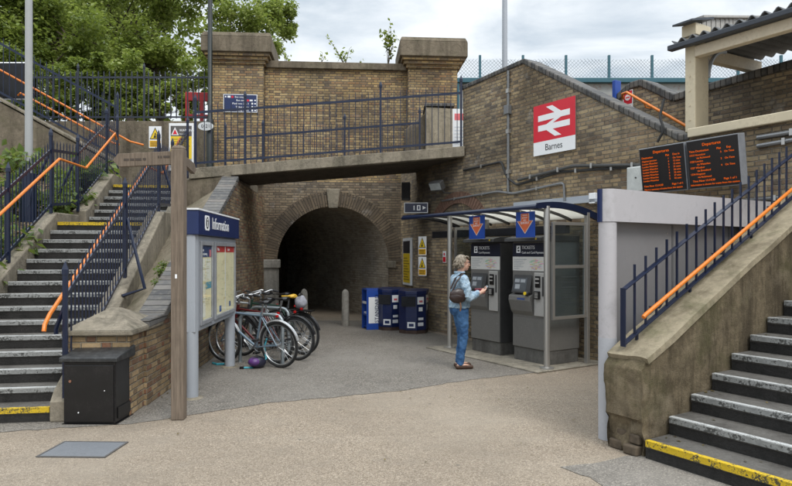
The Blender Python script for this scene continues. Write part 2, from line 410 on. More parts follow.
BARK = concrete('bark', (.10, .08, .06), (.03, .03, .02), crack=0, scale=3)
RUBBER = plain('rubber', (.016, .016, .017), .75)
CHROME = plain('bright_metal', (.36, .37, .38), .34, .8, var=.1, dirt=.15)

# ------------------------------------------------------------------ ground
GR = gravel('resin_bound_gravel'); AS = asphalt('grey_asphalt', .150); AS2 = asphalt('patch_asphalt', .165)
def gp(x, y):                                   # a point of the level forecourt, measured from the photograph
    Y = F*H/(y-253.); return ((x-396.)/F*Y, Y)
mb = MB(); mb.quad((-90, -60, 0), (90, -60, 0), (90, 120, 0), (-90, 120, 0)); structure(part('ground', mb, GR))
def sheet(name, pts, z, mat, wob=.012):
    r_ = random.Random(4); q = []
    for (xa, ya), (xb, yb) in zip(pts, pts[1:]+pts[:1]):
        n_ = max(1, int(math.dist((xa, ya), (xb, yb))/.09))
        for i in range(n_): q.append((xa+(xb-xa)*i/n_+r_.gauss(0, wob*.5), ya+(yb-ya)*i/n_+r_.gauss(0, wob)))
    pts = q
    mb = MB(); mb.b.faces.new([mb.b.verts.new((x, y, z)) for x, y in pts]); return structure(part(name, mb, mat))
edge = [(-60, 435), (0, 432.5), (60, 428), (130, 424), (172, 418), (270, 403), (400, 391), (470, 380), (520, 374.5), (547, 371)]
sheet('path', [gp(*p) for p in edge] + [(2.55, 9.6), (1.6, 11.2), (.6, 13.0), (.25, 15.02), (-6, 15.02), (-8, 9)], .004, AS)
sheet('pavement', [gp(*p) for p in [(560, 467.5), (600, 462), (650, 452.5)]] + [(3.4, 5.6), (6.2, 1.2), (3.5, .6)] + [gp(612, 492), gp(590, 478)], .004, AS2)
mb = MB(); mb.box(-2.55, .12, -.30, 1.13, .004, .022)
structure(part('floor_slab', mb, concrete('worn_slab', (.30, .27, .215), (.10, .09, .07)), frame=RW, at=(0, -1.15, 0), bevel=.004))

# manhole
t = thing('manhole_cover', 'rectangular grey metal manhole cover set flush in the tan gravel', 'manhole cover', at=(-2.62, 5.17, 0), rotz=-.03)
mb = MB(); mb.box(-.265, .265, -.185, .185, .001, .007); part('cover_plate', mb, plain('cover_steel', (.19, .20, .215), .5, .3, var=.15, scale=12, dirt=.4), t)
mb = MB()
for a in ((-.285, .285, -.205, -.188), (-.285, .285, .188, .205), (-.285, -.268, -.188, .188), (.268, .285, -.188, .188)): mb.box(a[0], a[1], a[2], a[3], .001, .009)
part('cover_frame', mb, plain('cover_rim', (.09, .085, .08), .7), t)

# ------------------------------------------------------------------ right hand brick wall (stair parapet)
t = thing('brick_wall', 'long weathered brown brick wall with sloping dark coping behind the ticket shelter', 'wall', RW)
mb = MB(); prof = [(-3.35, 0), (7.5, 0), (7.5, 3.15), (1.32, 3.15), (-1.63, 4.94), (-3.35, 4.86)]
mb.prism(prof, lambda u, v, k: (u, k, v), 0, .35); part('wall', mb, B_WALL, t)
mb = MB()
mb.bar((-3.38, .175, 4.90), (-1.63, .175, 4.98), .40, .085); mb.bar((-1.66, .175, 4.98), (1.30, .175, 3.17), .40, .09); mb.bar((1.27, .175, 3.18), (1.42, .175, 3.18), .40, .09)
o = part('coping', mb, COPE, t, bevel=.02)
mb = MB(); mb.box(1.43, 7.5, -.07, .30, 3.155, 3.27); part('ledge_beam', mb, CREAM, t, bevel=.01)
mb = MB()                                       # segmental relieving arch just proud of the face
n = 22; cx, cz, R = -3.5, 1.85, 1.02
for i in range(n):
    a0, a1 = math.radians(38+104*i/n), math.radians(38+104*(i+.86)/n)
    q = [(cx+r*math.cos(a), cz+r*math.sin(a)) for r, a in ((R-.23, a0), (R, a0), (R, a1), (R-.23, a1))]
    mb.prism(q, lambda u, v, k: (u, k, v), -.028, .01)
part('relieving_arch', mb, plain('red_arch_brick', (.17, .095, .065), .9, var=.5, scale=9, dirt=.7), t)

# lower wall that rounds the corner into the tunnel mouth
def ribbon(name, pts, z0, z1, mat, parent, thick=.3):
    bm = bmesh.new(); L = bm.loops.layers.uv.new('UVMap'); d = 0
    vs = [(bm.verts.new((x, y, z0)), bm.verts.new((x, y, z1))) for x, y in pts]
    for i in range(len(pts)-1):
        l = math.dist(pts[i], pts[i+1]); f = bm.faces.new([vs[i][0], vs[i+1][0], vs[i+1][1], vs[i][1]])
        for lp, uv in zip(f.loops, ((d, z0), (d+l, z0), (d+l, z1), (d, z1))): lp[L].uv = uv
        f.smooth = True; d += l
    back = [bm.verts.new((x, y, z1)) for x, y in ((pts[-1][0]+1.5, pts[-1][1]), (pts[0][0]+.8, pts[0][1]+.4))]
    f = bm.faces.new([v[1] for v in vs]+back)
    for lp in f.loops: lp[L].uv = (lp.vert.co.x, lp.vert.co.y)
    me = bpy.data.meshes.new(name); bm.to_mesh(me); bm.free(); me.materials.append(mat)
    o = bpy.data.objects.new(name, me); COL.objects.link(o)
    if parent: o.parent = parent
    return o
a = RW.p(-3.352, .002); b = RW.p(-4.35, .002); e = Vector((.12, 15.12)); c = Vector((.62, 13.25))
pts = [(a.x, a.y)]
for i in range(9):
    k = i/8; p0 = Vector((b.x, b.y)); p2 = Vector((.44, 13.85))
    q = p0*(1-k)**2 + c*2*k*(1-k) + p2*k*k; pts.append((q.x, q.y))
pts.append((e.x, e.y))
o = ribbon('curved_wall', pts, 0, 3.62, B_WALL, None); tag(o, 'low brick wall rounding the corner into the tunnel, behind the blue bins', 'wall')

# ------------------------------------------------------------------ far side of the hidden stairs
t = thing('brick_wall', 'upper brick wall with dark coping beyond the stairs, carrying the red prohibition notice', 'wall', RW)
mb = MB(); prof = [(-.95, 2.5), (7.5, 2.5), (7.5, 4.44), (.55, 4.16), (.12, 4.12), (-.50, 4.52), (-.68, 4.52), (-.95, 4.38)]
mb.prism(prof, lambda u, v, k: (u, k, v), 1.6, 1.95); part('wall', mb, B_WALL, t)
mb = MB(); cp = [(-.98, 4.40), (-.70, 4.56), (-.48, 4.565), (.12, 4.17), (.55, 4.205), (7.5, 4.49)]
for p, q in zip(cp, cp[1:]): mb.bar((p[0], 1.775, p[1]), (q[0]+.01, 1.775, q[1]), .42, .12)
part('coping', mb, COPE, t, bevel=.02)

# ------------------------------------------------------------------ tunnel portal with parapet and pillars
t = thing('tunnel_portal', 'sooty brick bridge wall with round tunnel arch and stone capped parapet', 'tunnel', PT)
cx, R, sz = 1.61, 1.37, 1.43
bm = bmesh.new(); N = 28
arc = [(cx-R*math.cos(PI*i/N), sz+R*math.sin(PI*i/N)) for i in range(N+1)]
prof = [(cx-R, 0)]+arc+[(cx+R, 0)]
for (x0, z0), (x1, z1) in zip(prof, prof[1:]):
    if x1-x0 > 1e-4: bm.faces.new([bm.verts.new(p) for p in ((x0, 0, z0), (x1, 0, z1), (x1, 0, 3.4), (x0, 0, 3.4))])
for x0, x1 in ((-1.5, cx-R), (cx+R, 5.2)): bm.faces.new([bm.verts.new(p) for p in ((x0, 0, 0), (x1, 0, 0), (x1, 0, 3.4), (x0, 0, 3.4))])
part('portal_wall', bm, B_PORTAL, t)
mb = MB(); mb.box(-.05, 3.45, 0, .5, 3.401, 6.16); part('parapet', mb, B_STOCK, t)
mb = MB(); mb.box(-.03, 3.43, -.09, .59, 6.162, 6.33); part('coping', mb, CONC_D, t, bevel=.015)
sk = -.45                                        # the tunnel runs off to the left
bm = bmesh.new(); L = bm.loops.layers.uv.new('UVMap'); d = 0
for (x0, z0), (x1, z1) in zip(prof, prof[1:]):
    l = math.hypot(x1-x0, z1-z0)
    for s0 in range(0, 16, 4):
        f = bm.faces.new([bm.verts.new(p) for p in ((x0+sk*s0, s0+.001, z0), (x1+sk*s0, s0+.001, z1), (x1+sk*(s0+4), s0+4.001, z1), (x0+sk*(s0+4), s0+4.001, z0))])
        for lp, uv in zip(f.loops, ((s0, d), (s0, d+l), (s0+4, d+l), (s0+4, d))): lp[L].uv = uv
        f.smooth = True
    d += l
f = bm.faces.new([bm.verts.new((x+sk*16, 16., z)) for x, z in prof])
me = bpy.data.meshes.new('barrel'); bm.to_mesh(me); bm.free(); me.materials.append(B_TUNNEL)
o = bpy.data.objects.new('barrel', me); COL.objects.link(o); o.parent = t
bm = bmesh.new(); L = bm.loops.layers.uv.new('UVMap')
for i in range(N):
    a0, a1 = PI*i/N, PI*(i+1)/N
    P_ = lambda r, a, y: (cx-r*math.cos(a), y, sz+r*math.sin(a))
    for (r0, y0), (r1, y1) in (((R-.004, .01), (R-.004, -.04)), ((R-.004, -.04), (R+.36, -.04)), ((R+.36, -.04), (R+.36, .01))):
        f = bm.faces.new([bm.verts.new(p) for p in (P_(r0, a0, y0), P_(r0, a1, y0), P_(r1, a1, y1), P_(r1, a0, y1))])
        k = [abs(r0-R)+abs(y0), abs(r0-R)+abs(y0), abs(r1-R)+abs(y1), abs(r1-R)+abs(y1)]
        for lp, uu, vv in zip(f.loops, k, (a0, a1, a1, a0)): lp[L].uv = (uu, vv*1.5)
bmesh.ops.remove_doubles(bm, verts=bm.verts, dist=1e-4); bmesh.ops.recalc_face_normals(bm, faces=bm.faces)
me = bpy.data.meshes.new('arch_ring'); bm.to_mesh(me); bm.free(); me.materials.append(B_RING)
o = bpy.data.objects.new('arch_ring', me); COL.objects.link(o); o.parent = t
mb = MB(); mb.box(cx-R-.34, cx-R+.012, -.075, .30, 0, sz-.15); part('pier', mb, CONC_P, t, bevel=.02)
mb = MB(); mb.box(cx-R-.39, cx-R+.05, -.12, .30, sz-.148, sz+.06); part('impost', mb, CONC_P, t, bevel=.02)
mb = MB(); mb.box(cx+R-.012, cx+R+.13, -.06, .30, 0, sz-.15); part('pier', mb, B_PORTAL, t, bevel=.01)
mb = MB(); mb.box(cx+R-.05, cx+R+.17, -.09, .30, sz-.148, sz+.03); part('impost', mb, CONC, t, bevel=.02)
mb = MB(); mb.hexa([(cx-.11, -.10, sz+R-.05), (cx+.11, -.10, sz+R-.05), (cx+.11, .1, sz+R-.05), (cx-.11, .1, sz+R-.05), (cx-.17, -.10, sz+R+.42), (cx+.17, -.10, sz+R+.42), (cx+.17, .1, sz+R+.42), (cx-.17, .1, sz+R+.42)])
part('keystone', mb, CONC, t, bevel=.015)
def pillar(x0, x1, label, z0=3.402):
    p = thing('brick_pillar', label, 'pillar', PT, ((x0+x1)/2, .2, z0), group='capped pillars on the bridge parapet')
    w = (x1-x0)/2; mb = MB(); mb.box(-w, w, -.42, .62, 0, 6.18-z0); part('shaft', mb, B_STOCK, p)
    mb = MB()
    for i, (a, zz) in enumerate(((.05, 6.182), (.11, 6.262), (.16, 6.342))): mb.box(-w-a, w+a, -.42-a, .62+a, zz-z0, zz-z0+.078)
    part('corbel', mb, B_STOCK, p, bevel=.006)
    mb = MB(); a, b = .22, .17; z = 6.422-z0
    mb.box(-w-a, w+a, -.42-a, .62+a, z, z+.36); mb.hexa([(-w-a, -.42-a, z+.362), (w+a, -.42-a, z+.362), (w+a, .62+a, z+.362), (-w-a, .62+a, z+.362), (-w-b, -.42-b, z+.47), (w+b, -.42-b, z+.47), (w+b, .62+b, z+.47), (-w-b, .62+b, z+.47)])
    part('cap', mb, CONC_D, p, bevel=.015); return p
PIL = pillar(-1.27, -.06, 'yellow brick pillar with blue direction sign and heavy stone cap')
pillar(3.44, 4.66, 'yellow brick pillar with stone cap beside the grey concrete block')

# ------------------------------------------------------------------ wing wall, brick gate pier, planting
t = thing('wing_wall', 'brick retaining wall rising behind the information board to the footbridge', 'wall', WG)
mb = MB(); prof = [(.45, 0), (8.86, 0), (8.86, 3.02), (5.55, 3.02), (1.0, .86), (.45, .84)]
mb.prism(prof, lambda u, v, k: (k, u, v), -.27, 0); part('wall', mb, B_GARDEN, t)
mb = MB(); mb.bar((-.13, .45, .885), (-.13, 1.02, .905), .31, .09); mb.bar((-.13, 1.02, .915), (-.13, 5.5, 3.06), .31, .10)
part('coping', mb, coping_brick('slab_coping', .115, 1, 1.35), t, bevel=.015)
t = thing('gate_pier', 'squat brick pier with pyramid concrete cap behind the black cabinet', 'pier', WG, (-.36, .39, 0))
mb = MB(); mb.box(-.27, .33, -.36, .52, 0, .82); part('shaft', mb, B_GARDEN, t)
mb = MB(); w = .05
mb.hexa([(-.27-w, -.36-w, .822), (.33+w, -.36-w, .822), (.33+w, .52+w, .822), (-.27-w, .52+w, .822), (-.27-w, -.36-w, .87), (.33+w, -.36-w, .87), (.33+w, .52+w, .87), (-.27-w, .52+w, .87)])
mb.hexa([(-.27-w, -.36-w, .871), (.33+w, -.36-w, .871), (.33+w, .52+w, .871), (-.27-w, .52+w, .871), (-.02, .0, 1.06), (.08, .0, 1.06), (.08, .1, 1.06), (-.02, .1, 1.06)])
part('cap', mb, CONC, t, bevel=.01)

def terrain(name, corners, nx, ny, mat, amp, parent=None):
    """bilinear patch with lumps; corners a,b,c,d round the patch"""
    bm = bmesh.new(); a, b, c, d = [Vector(q) for q in corners]; g = []
    for j in range(ny+1):
        r = []
        for i in range(nx+1):
            u, v = i/nx, j/ny; p = a*(1-u)*(1-v)+b*u*(1-v)+c*u*v+d*(1-u)*v
            p.z += amp*(noise.noise(p*1.3)+.6*noise.noise(p*4.1)); r.append(bm.verts.new(p))
        g.append(r)
    for j in range(ny):
        for i in range(nx): bm.faces.new([g[j][i], g[j][i+1], g[j+1][i+1], g[j+1][i]])
    return structure(part(name, bm, mat, None, smooth=True))
p1 = LS.p(.12, .9); p2 = LS.p(.12, 5.6); q1 = WG.p(-.29, .75); q2 = WG.p(-.29, 5.3)
terrain('earth_bank', [(p1.x, p1.y, .62), (q1.x, q1.y, .80), (q2.x, q2.y, 2.86), (p2.x, p2.y, 2.55)], 10, 40, concrete('sandy_soil', (.24, .205, .15), (.10, .085, .055), moss=.3, crack=0, scale=2), .07)

# ------------------------------------------------------------------ left stairs
RR, TT = .142, .27
t = thing('staircase', 'grey concrete stairs with white nosings climbing left beside the black cabinet', 'stairs', LS)
def step(par, x0, x1, y0, y1, z, r, yellow, flip=1):
    mb = MB(); mb.box(x0, x1, y0, y1, z-r+.001, z); s = part('step', mb, TREAD, par)
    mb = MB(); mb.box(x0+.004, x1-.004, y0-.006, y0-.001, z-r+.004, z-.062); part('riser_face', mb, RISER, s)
    mb = MB(); mb.box(x0+.01, x1-.01, y0-.018, y0-.001, z-.047, z-.006); nz_ = part('nosing', mb, NOSE_Y if yellow else NOSE_W, s)
    mb = MB(); mb.box(x0+.01, x1-.01, y0-.019, y0+.03, z-.0055, z+.004); part('nosing_strip', mb, NOSE_Y if yellow else NOSE_E, s)
for n in range(1, 16):
    y0 = (n-1)*TT; step(t, -1.47, -.13, y0, 5.2 if n == 15 else y0+TT+.05, n*RR, RR, n in (1, 15))
for n in range(16, 22):
    y0 = 4.9+(n-16)*TT; step(t, -1.37, -.05, y0, 8.6 if n == 21 else y0+TT+.05, n*RR, RR, n == 21)
def slope_wall(name, label, frame, x0, x1, prof, mat, **kw):
    o = thing(name, label, 'kerb wall', frame); mb = MB(); mb.prism(prof, lambda u, v, k: (k, u, v), x0, x1); part('wall', mb, mat, o, bevel=.02, **kw); return o
slope_wall('stair_kerb', 'sloping concrete kerb under the railing between stairs and bare soil strip', LS, -.128, .12,
           [(-.05, 0), (6.3, 0), (6.3, 3.06), (4.95, 2.36), (3.8, 2.31), (.05, .30), (-.05, .2)], CONC)
slope_wall('stair_kerb', 'sloping concrete kerb between left stairs and weedy bank', LS, -1.66, -1.472,
           [(-.05, 0), (4.75, 0), (4.75, 2.30), (3.78, 2.28), (.05, .27), (-.05, .2)], CONC)
slope_wall('stair_kerb', 'upper concrete kerb along the second flight at the back of the landing', LS, -1.60, -1.372,
           [(4.76, 0), (6.9, 0), (6.9, 3.2), (6.3, 3.2), (4.9, 2.42), (4.76, 2.38)], CONC)

# weedy bank on the left and the upper ground behind everything
k1 = LS.p(-1.66, -.3); k2 = LS.p(-1.66, 4.7); k3 = LS.p(-1.6, 6.8)
terrain('bank', [(-11, 4.5, .9), (k1.x, k1.y, .12), (k2.x, k2.y, 2.25), (-11, 10.8, 3.0)], 46, 40, DIRT, .10)
terrain('bank', [(-11, 10.8, 3.0), (k2.x, k2.y, 2.25), (k3.x, 13.05, 3.25), (-11, 13.05, 3.8)], 40, 20, DIRT, .08)
mb = MB(); mb.box(-60, -3.9, 15.4, 90, 0, 4.55); mb.box(-3.895, 1.6, 15.75, 90, 3.41, 4.9); mb.box(1.61, 60, 17.0, 90, 0, 5.2)
structure(part('embankment', mb, DIRT))

# retaining walls of the upper path
t = thing('retaining_wall', 'stained concrete wall at the head of the stairs carrying two warning notices', 'wall', at=(-5.9, 14.8, 2.4))
mb = MB(); mb.box(-3.4, 1.52, 0, .28, 0, 2.42); part('wall', mb, CONC_D, t, bevel=.01)
t = thing('stair_parapet', 'sloping brown concrete parapet of the upper flight going left', 'wall', at=(-5.95, 13.0, 2.6))
mb = MB(); mb.prism([(0, 0), (0, .93), (-.12, .98), (-5.5, 3.92), (-5.5, 0)], lambda u, v, k: (u, k, v), 0, .25); part('wall', mb, CONC_D, t, bevel=.015)
mb = MB(); mb.bar((.03, .125, .965), (-5.5, .125, 3.97), .31, .05); part('coping', mb, CONC, t, bevel=.01)
t = thing('staircase', 'upper flight of concrete steps going left behind the sloping parapet', 'stairs', at=(-5.95, 13.25, 2.98))
for n in range(1, 13):
    mb = MB(); mb.box(-.1-n*.27-(4 if n == 12 else .27), -.1-n*.27, .002, 1.5, (n-1)*.147-.3, n*.147-.001); s = part('step', mb, TREAD, t)

# ------------------------------------------------------------------ footbridge deck
t = thing('footbridge', 'concrete footbridge deck spanning in front of the tunnel mouth', 'bridge', at=(0, 0, 0))
def deck(name, FL, FR, BL, BR, zl, zr, th, mat):
    mb = MB(); mb.hexa([(*FL, zl-th), (*FR, zr-th), (*BR, zr-th), (*BL, zl-th), (*FL, zl), (*FR, zr), (*BR, zr), (*BL, zl)]); return part(name, mb, mat, t, bevel=.012)
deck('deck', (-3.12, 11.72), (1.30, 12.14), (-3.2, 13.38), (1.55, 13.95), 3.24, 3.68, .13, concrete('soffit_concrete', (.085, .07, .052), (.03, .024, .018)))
deck('kerb', (-3.90, 11.58), (1.34, 12.03), (-3.9, 11.76), (1.34, 12.2), 3.24, 3.74, .20, CONC)
deck('landing', (-4.3, 11.8), (-3.121, 11.62), (-4.3, 14.3), (-3.201, 14.3), 3.02, 3.20, .3, CONC)
mb = MB(); mb.hexa([(-4.2, 11.60, 1.5), (-3.13, 11.66, 1.5), (-3.13, 11.79, 1.5), (-4.2, 11.79, 1.5), (-4.2, 11.60, 3.0), (-3.13, 11.66, 3.1), (-3.13, 11.79, 3.1), (-4.2, 11.79, 3.0)]); part('abutment', mb, CONC_D, t)
t = thing('concrete_block', 'grey concrete stair end block behind the footbridge railing', 'concrete block', at=(.98, 13.9, 3.45))
mb = MB(); mb.prism([(0, 0), (.62, 0), (.62, 1.46), (0, 1.5)], lambda u, v, k: (u-.31, k, v), 0, .9); part('block', mb, concrete('block_concrete', (.33, .285, .21), (.12, .10, .07)), t, bevel=.02)
mb = MB(); mb.prism([(0, 0), (-.45, .3), (-.45, 1.05), (0, 1.42)], lambda u, v, k: (u-.312, k, v), .3, .9); part('flank', mb, CONC_D, t, bevel=.02)
mb = MB(); mb.box(-.34, .34, -.03, .9, 1.505, 1.57); part('coping', mb, COPE, t, bevel=.01)

# ------------------------------------------------------------------ railings
def railing(name, label, path, h, gap, posts, handrails=(), top=.16, mat=NAVY, spike=True, pk=.009, lowrail=.10, post_h=.06, braces=(), pr=.028, group=None):
    """path: base line; pickets every gap, posts at given distances; everything vertical"""
    path = [Vector(p) for p in path]; o0 = path[0].copy(); t = thing(name, label, 'railing', at=tuple(o0), group=group)
    pts = [p-o0 for p in path]; up = Vector((0, 0, 1)); ls = [0]
    for a, b in zip(pts, pts[1:]): ls.append(ls[-1]+(b-a).length)
    def at(s):
        for i in range(len(pts)-1):
            if s <= ls[i+1] or i == len(pts)-2:
                k = (s-ls[i])/(ls[i+1]-ls[i]); return pts[i].lerp(pts[i+1], k)
    mb = MB()
    for a, b in zip(pts, pts[1:]):
        mb.bar(a+up*(h-top), b+up*(h-top), .018, .045); mb.bar(a+up*lowrail, b+up*lowrail, .018, .04)
    part('rails', mb, mat, t)
    mb = MB(); s = gap*.5
    while s < ls[-1]:
        if min([abs(s-q) for q in posts]+[9]) > gap*.35:
            p = at(s); mb.tube([p+up*(lowrail-.03), p+up*(h-.05), p+up*h], [pk, pk, .002 if spike else pk], 4)
        s += gap
    part('pickets', mb, mat, t)
    for i, q in enumerate(posts):
        p = at(q); mb = MB(); mb.tube([p-up*.04, p+up*(h+post_h)], pr, 4 if i % 9 else 6)
        mb.tube([p+up*(h+post_h), p+up*(h+post_h+.05), p+up*(h+post_h+.13)], [pr*1.2, pr*1.2, .003], 6); part('post', mb, mat, t)
    for a, b, c in braces:
        mb = MB(); mb.tube([Vector(q)-o0 for q in (a, b, c)], .022, 6); part('brace', mb, mat, t)
    for hp in handrails:
        mb = MB(); hp = [Vector(q)-o0 for q in hp]; mb.tube(hp, .0205, 8); part('handrail', mb, ORANGE, t, smooth=True)
    return t
def lz(n): return n*RR
# left stairs, right hand side
b0 = LS.p(.02, -.05, .28); b1 = LS.p(.02, 3.85, 2.33); b2 = LS.p(.02, 4.9, 2.40); b3 = LS.p(.02, 6.35, 3.10)
hr = [LS.p(-.14, -.14, .90), LS.p(-.14, -.12, .96), LS.p(-.14, .0, 1.05), LS.p(-.14, 3.8, 3.02), LS.p(-.14, 4.9, 3.05), LS.p(-.14, 6.4, 3.95), LS.p(-.14, 6.8, 3.98)]
L1 = (b1-b0).length; L2 = L1+(b2-b1).length; L3 = L2+(b3-b2).length
railing('railing', 'navy spiked railing on the near side of the left stairs, ending behind the black cabinet', [b0, b1, b2, b3], 1.10, .118, [0, L1*.52, L1, L2, L3-.02], [hr],
        braces=[(LS.p(.04, 2.0, 2.1), LS.p(.32, 1.75, 1.2), LS.p(.10, 1.55, 1.12)), (LS.p(.04, 3.85, 3.2), LS.p(.25, 3.9, 2.5), LS.p(.30, 3.9, 2.2)), (LS.p(.02, .0, 1.2), LS.p(-.1, .05, .9), LS.p(-.1, .05, .85))])
# left stairs, far side
c0 = LS.p(-1.55, -.6, .0); c1 = LS.p(-1.55, 3.75, 2.30); c2 = LS.p(-1.50, 4.75, 2.40); c3 = LS.p(-1.50, 6.3, 3.22); c4 = LS.p(-1.50, 7.0, 3.24)
hr = [LS.p(-1.41, -.6, .88), LS.p(-1.41, 3.7, 3.10), LS.p(-1.36, 4.72, 3.10), LS.p(-1.36, 6.35, 4.0), LS.p(-1.36, 6.45, 3.9)]
L1 = (c1-c0).length; L2 = L1+(c2-c1).length; L3 = L2+(c3-c2).length
railing('railing', 'navy spiked railing on the bank side of the left stairs, stepping in at the landing', [c0, c1, c2, c3, c4], 1.10, .118, [0.05, L1*.33, L1*.68, L1, L2, L3, L3+.7], [hr],
        braces=[(LS.p(-1.57, 3.75, 3.2), LS.p(-1.8, 3.7, 2.6), LS.p(-1.85, 3.7, 2.35)), (LS.p(-1.52, 4.75, 3.3), LS.p(-1.8, 4.7, 2.6), LS.p(-1.85, 4.7, 2.4))])
# upper flight to the left
d0 = Vector((-5.93, 13.12, 3.60)); d1 = Vector((-11.4, 13.12, 6.60))
railing('railing', 'dark railing with doubled orange handrails on the sloping concrete parapet', [d0, d1], 1.30, .15, [0, 2.1, 4.2], [
    [(-5.45, 13.30, 3.98), (-5.75, 13.30, 4.06), (-8.4, 13.30, 5.52), (-11.4, 13.30, 7.16)], [(-6.0, 13.36, 4.0), (-6.12, 13.36, 4.03), (-8.15, 13.36, 5.12), (-8.2, 13.36, 5.06)]])
# dark palisade along the back
railing('palisade_fence', 'dark palisade fence on the concrete wall in front of the trees', [(-9.3, 14.92, 4.84), (-4.45, 14.92, 4.84)], 1.22, .135, [0, 1.6, 3.2, 4.8], (), mat=plain('dark_fence_paint', (.02, .026, .04), .5), pk=.016)
# footbridge railings
def dk(x): return 11.66+(x+3.9)*.086
def dz(x): return 3.24+(x+3.9)*.0955
q0, q1 = (-3.82, dk(-3.82), dz(-3.82)), (1.30, dk(1.3), dz(1.3)); Lq = (Vector(q1)-Vector(q0)).length
railing('railing', 'long navy railing along the front edge of the footbridge', [q0, q1], 1.22, .125, [.02, .95, 3.55, Lq-.02], ())
q0, q1 = (-3.70, 13.28, 3.16), (.55, 13.78, 3.60); Lq = (Vector(q1)-Vector(q0)).length
railing('railing', 'shorter navy railing on the tunnel side of the footbridge', [q0, q1], 1.12, .125, [.02, .82, 2.6, Lq-.02], ())

# ------------------------------------------------------------------ right stairs with concrete balustrade
t = thing('staircase', 'concrete stairs with a yellow first nosing rising at right front', 'stairs', RW, (3.09, -3.23, 0))
for n in range(1, 10):
    y0 = (n-1)*.31; step(t, .004, 2.4, y0, 3.22 if n == 9 else y0+.36, n*.147, .147, n == 1)
t = thing('stair_balustrade', 'mossy rendered concrete balustrade with cracked broken foot beside the right stairs', 'balustrade', RW, (2.72, -3.25, 0))
bm = bmesh.new()
prof = [(.0, .0), (.03, .12), (-.015, .30), (.0, .70), (.07, .79), (3.22, 2.34), (3.22, 0)]
a = MB(); a.prism(prof, lambda u, v, k: (k, u, v), 0, .36)
bmesh.ops.triangulate(a.b, faces=a.b.faces); bmesh.ops.subdivide_edges(a.b, edges=a.b.edges, cuts=4, use_grid_fill=True); bmesh.ops.subdivide_edges(a.b, edges=[e for e in a.b.edges if e.calc_length() > .05], cuts=3, use_grid_fill=True)
for v in a.b.verts:
    n1 = noise.noise(v.co*2.2+Vector((3, 1, 2)))*.012+noise.noise(v.co*9)*.006+noise.noise(v.co*26)*.004
    if v.co.y < 1.2: n1 *= 1.8
    v.co.x += n1; v.co.y += noise.noise(v.co*4+Vector((7, 0, 0)))*.02*max(0, 1-v.co.y)
    if v.co.z < .30 and v.co.y < .30: v.co.y += .05*noise.noise(v.co*7)+.03; v.co.x += .02*noise.noise(v.co*11)
part('wall', a, CONC_R, t, smooth=True)
mb = MB(); mb.bar((.18, .045, .775), (.18, 3.2, .775+3.155*.4925), .40, .055)
bmesh.ops.subdivide_edges(mb.b, edges=mb.b.edges, cuts=9, use_grid_fill=True)
for v in mb.b.verts: v.co += Vector((noise.noise(v.co*6), noise.noise(v.co*7+Vector((5, 0, 0))), noise.noise(v.co*8)))*.011
part('coping', mb, concrete('balustrade_coping', (.34, .29, .20), (.10, .08, .05), moss=.5, crack=.1), t, smooth=True)
mb = MB()
for i, (x, y, z, w) in enumerate(((.03, .03, .0, .12), (.20, -.01, .0, .12), (.08, .06, .09, .09), (.23, .03, .085, .09))): mb.box(x-.01, x+w, y-.02, y+.2, z+.003, z+.08)
part('broken_brick', mb, plain('sooty_brick_end', (.10, .075, .05), .9, var=.5, scale=12), t, bevel=.012)
# its rail
t = thing('railing', 'navy picket railing with orange handrail on the right balustrade', 'railing', RW, (2.84, -3.18, .88))
sl = .487
mb = MB()
for h0 in (0, .46): mb.bar((0, 0, h0), (0, 3.1, h0+3.1*sl), .05, .012)
mb.bar((0, .0, -.02), (0, .0, .475), .05, .012); part('rails', mb, NAVY, t, bevel=.002)
mb = MB(); i = 0; y = .15
while y < 3.1:
    z = y*sl; mb.bar((-.0, y, z-.0), (-.0, y, z+.60), .016, .016); y += .150
part('pickets', mb, NAVY, t)
for y in (.15, .92, 1.97, 2.9):
    mb = MB(); mb.bar((0, y+.03, y*sl-.16), (0, y+.03, y*sl+.02), .02, .02); part('foot_bracket', mb, NAVY, t)
mb = MB(); mb.tube([(.13, .09, .235), (.13, .12, .255), (.13, 3.15, .255+3.03*sl)], .018, 10); part('handrail', mb, ORANGE, t, smooth=True)
for y in (.35, 1.3, 2.3):
    mb = MB(); mb.tube([(.13, y, .365+(y-.35)*sl-.02), (.10, y, .30+(y-.35)*sl), (.0, y, .30+(y-.35)*sl)], .008, 6); part('handrail_bracket', mb, NAVY, t)
# ------------------------------------------------------------------ ticket shelter
SH = (0, -1.15, 0)
t = thing('ticket_shelter', 'steel ticket shelter with curved white roof and navy edging over the machines', 'shelter', RW, SH)
def roofz(y): k = (y+.22)/1.31; return 2.315-.125*k+.34*k*(1-k)
for x, y in ((-2.26, 0), (0, 0)):
    mb = MB(); mb.tube([(x, y, .02), (x, y, roofz(y)-.03)], .043, 16); p = part('post', mb, STEEL, t, smooth=True)
    mb = MB(); mb.lathe([(.10, 0), (.10, .02), (.05, .03)], (x, y, .02), 16); part('foot_plate', mb, STEEL, p)
for x in (-2.26, 0):
    mb = MB(); mb.box(x-.03, x+.03, .80, .86, .02, roofz(.83)-.02); part('rear_post', mb, STEEL, t, bevel=.004)
bm = bmesh.new(); ys = [-.20+1.27*i/14 for i in range(15)]
for a, b in zip(ys, ys[1:]):
    bm.faces.new([bm.verts.new(p) for p in ((-3.40, a, roofz(a)), (-.01, a, roofz(a)), (-.01, b, roofz(b)), (-3.40, b, roofz(b)))])
bmesh.ops.remove_doubles(bm, verts=bm.verts, dist=1e-4)
r = part('roof_sheet', bm, POLY, t, smooth=True); m = r.modifiers.new('thick', 'SOLIDIFY'); m.thickness = .012
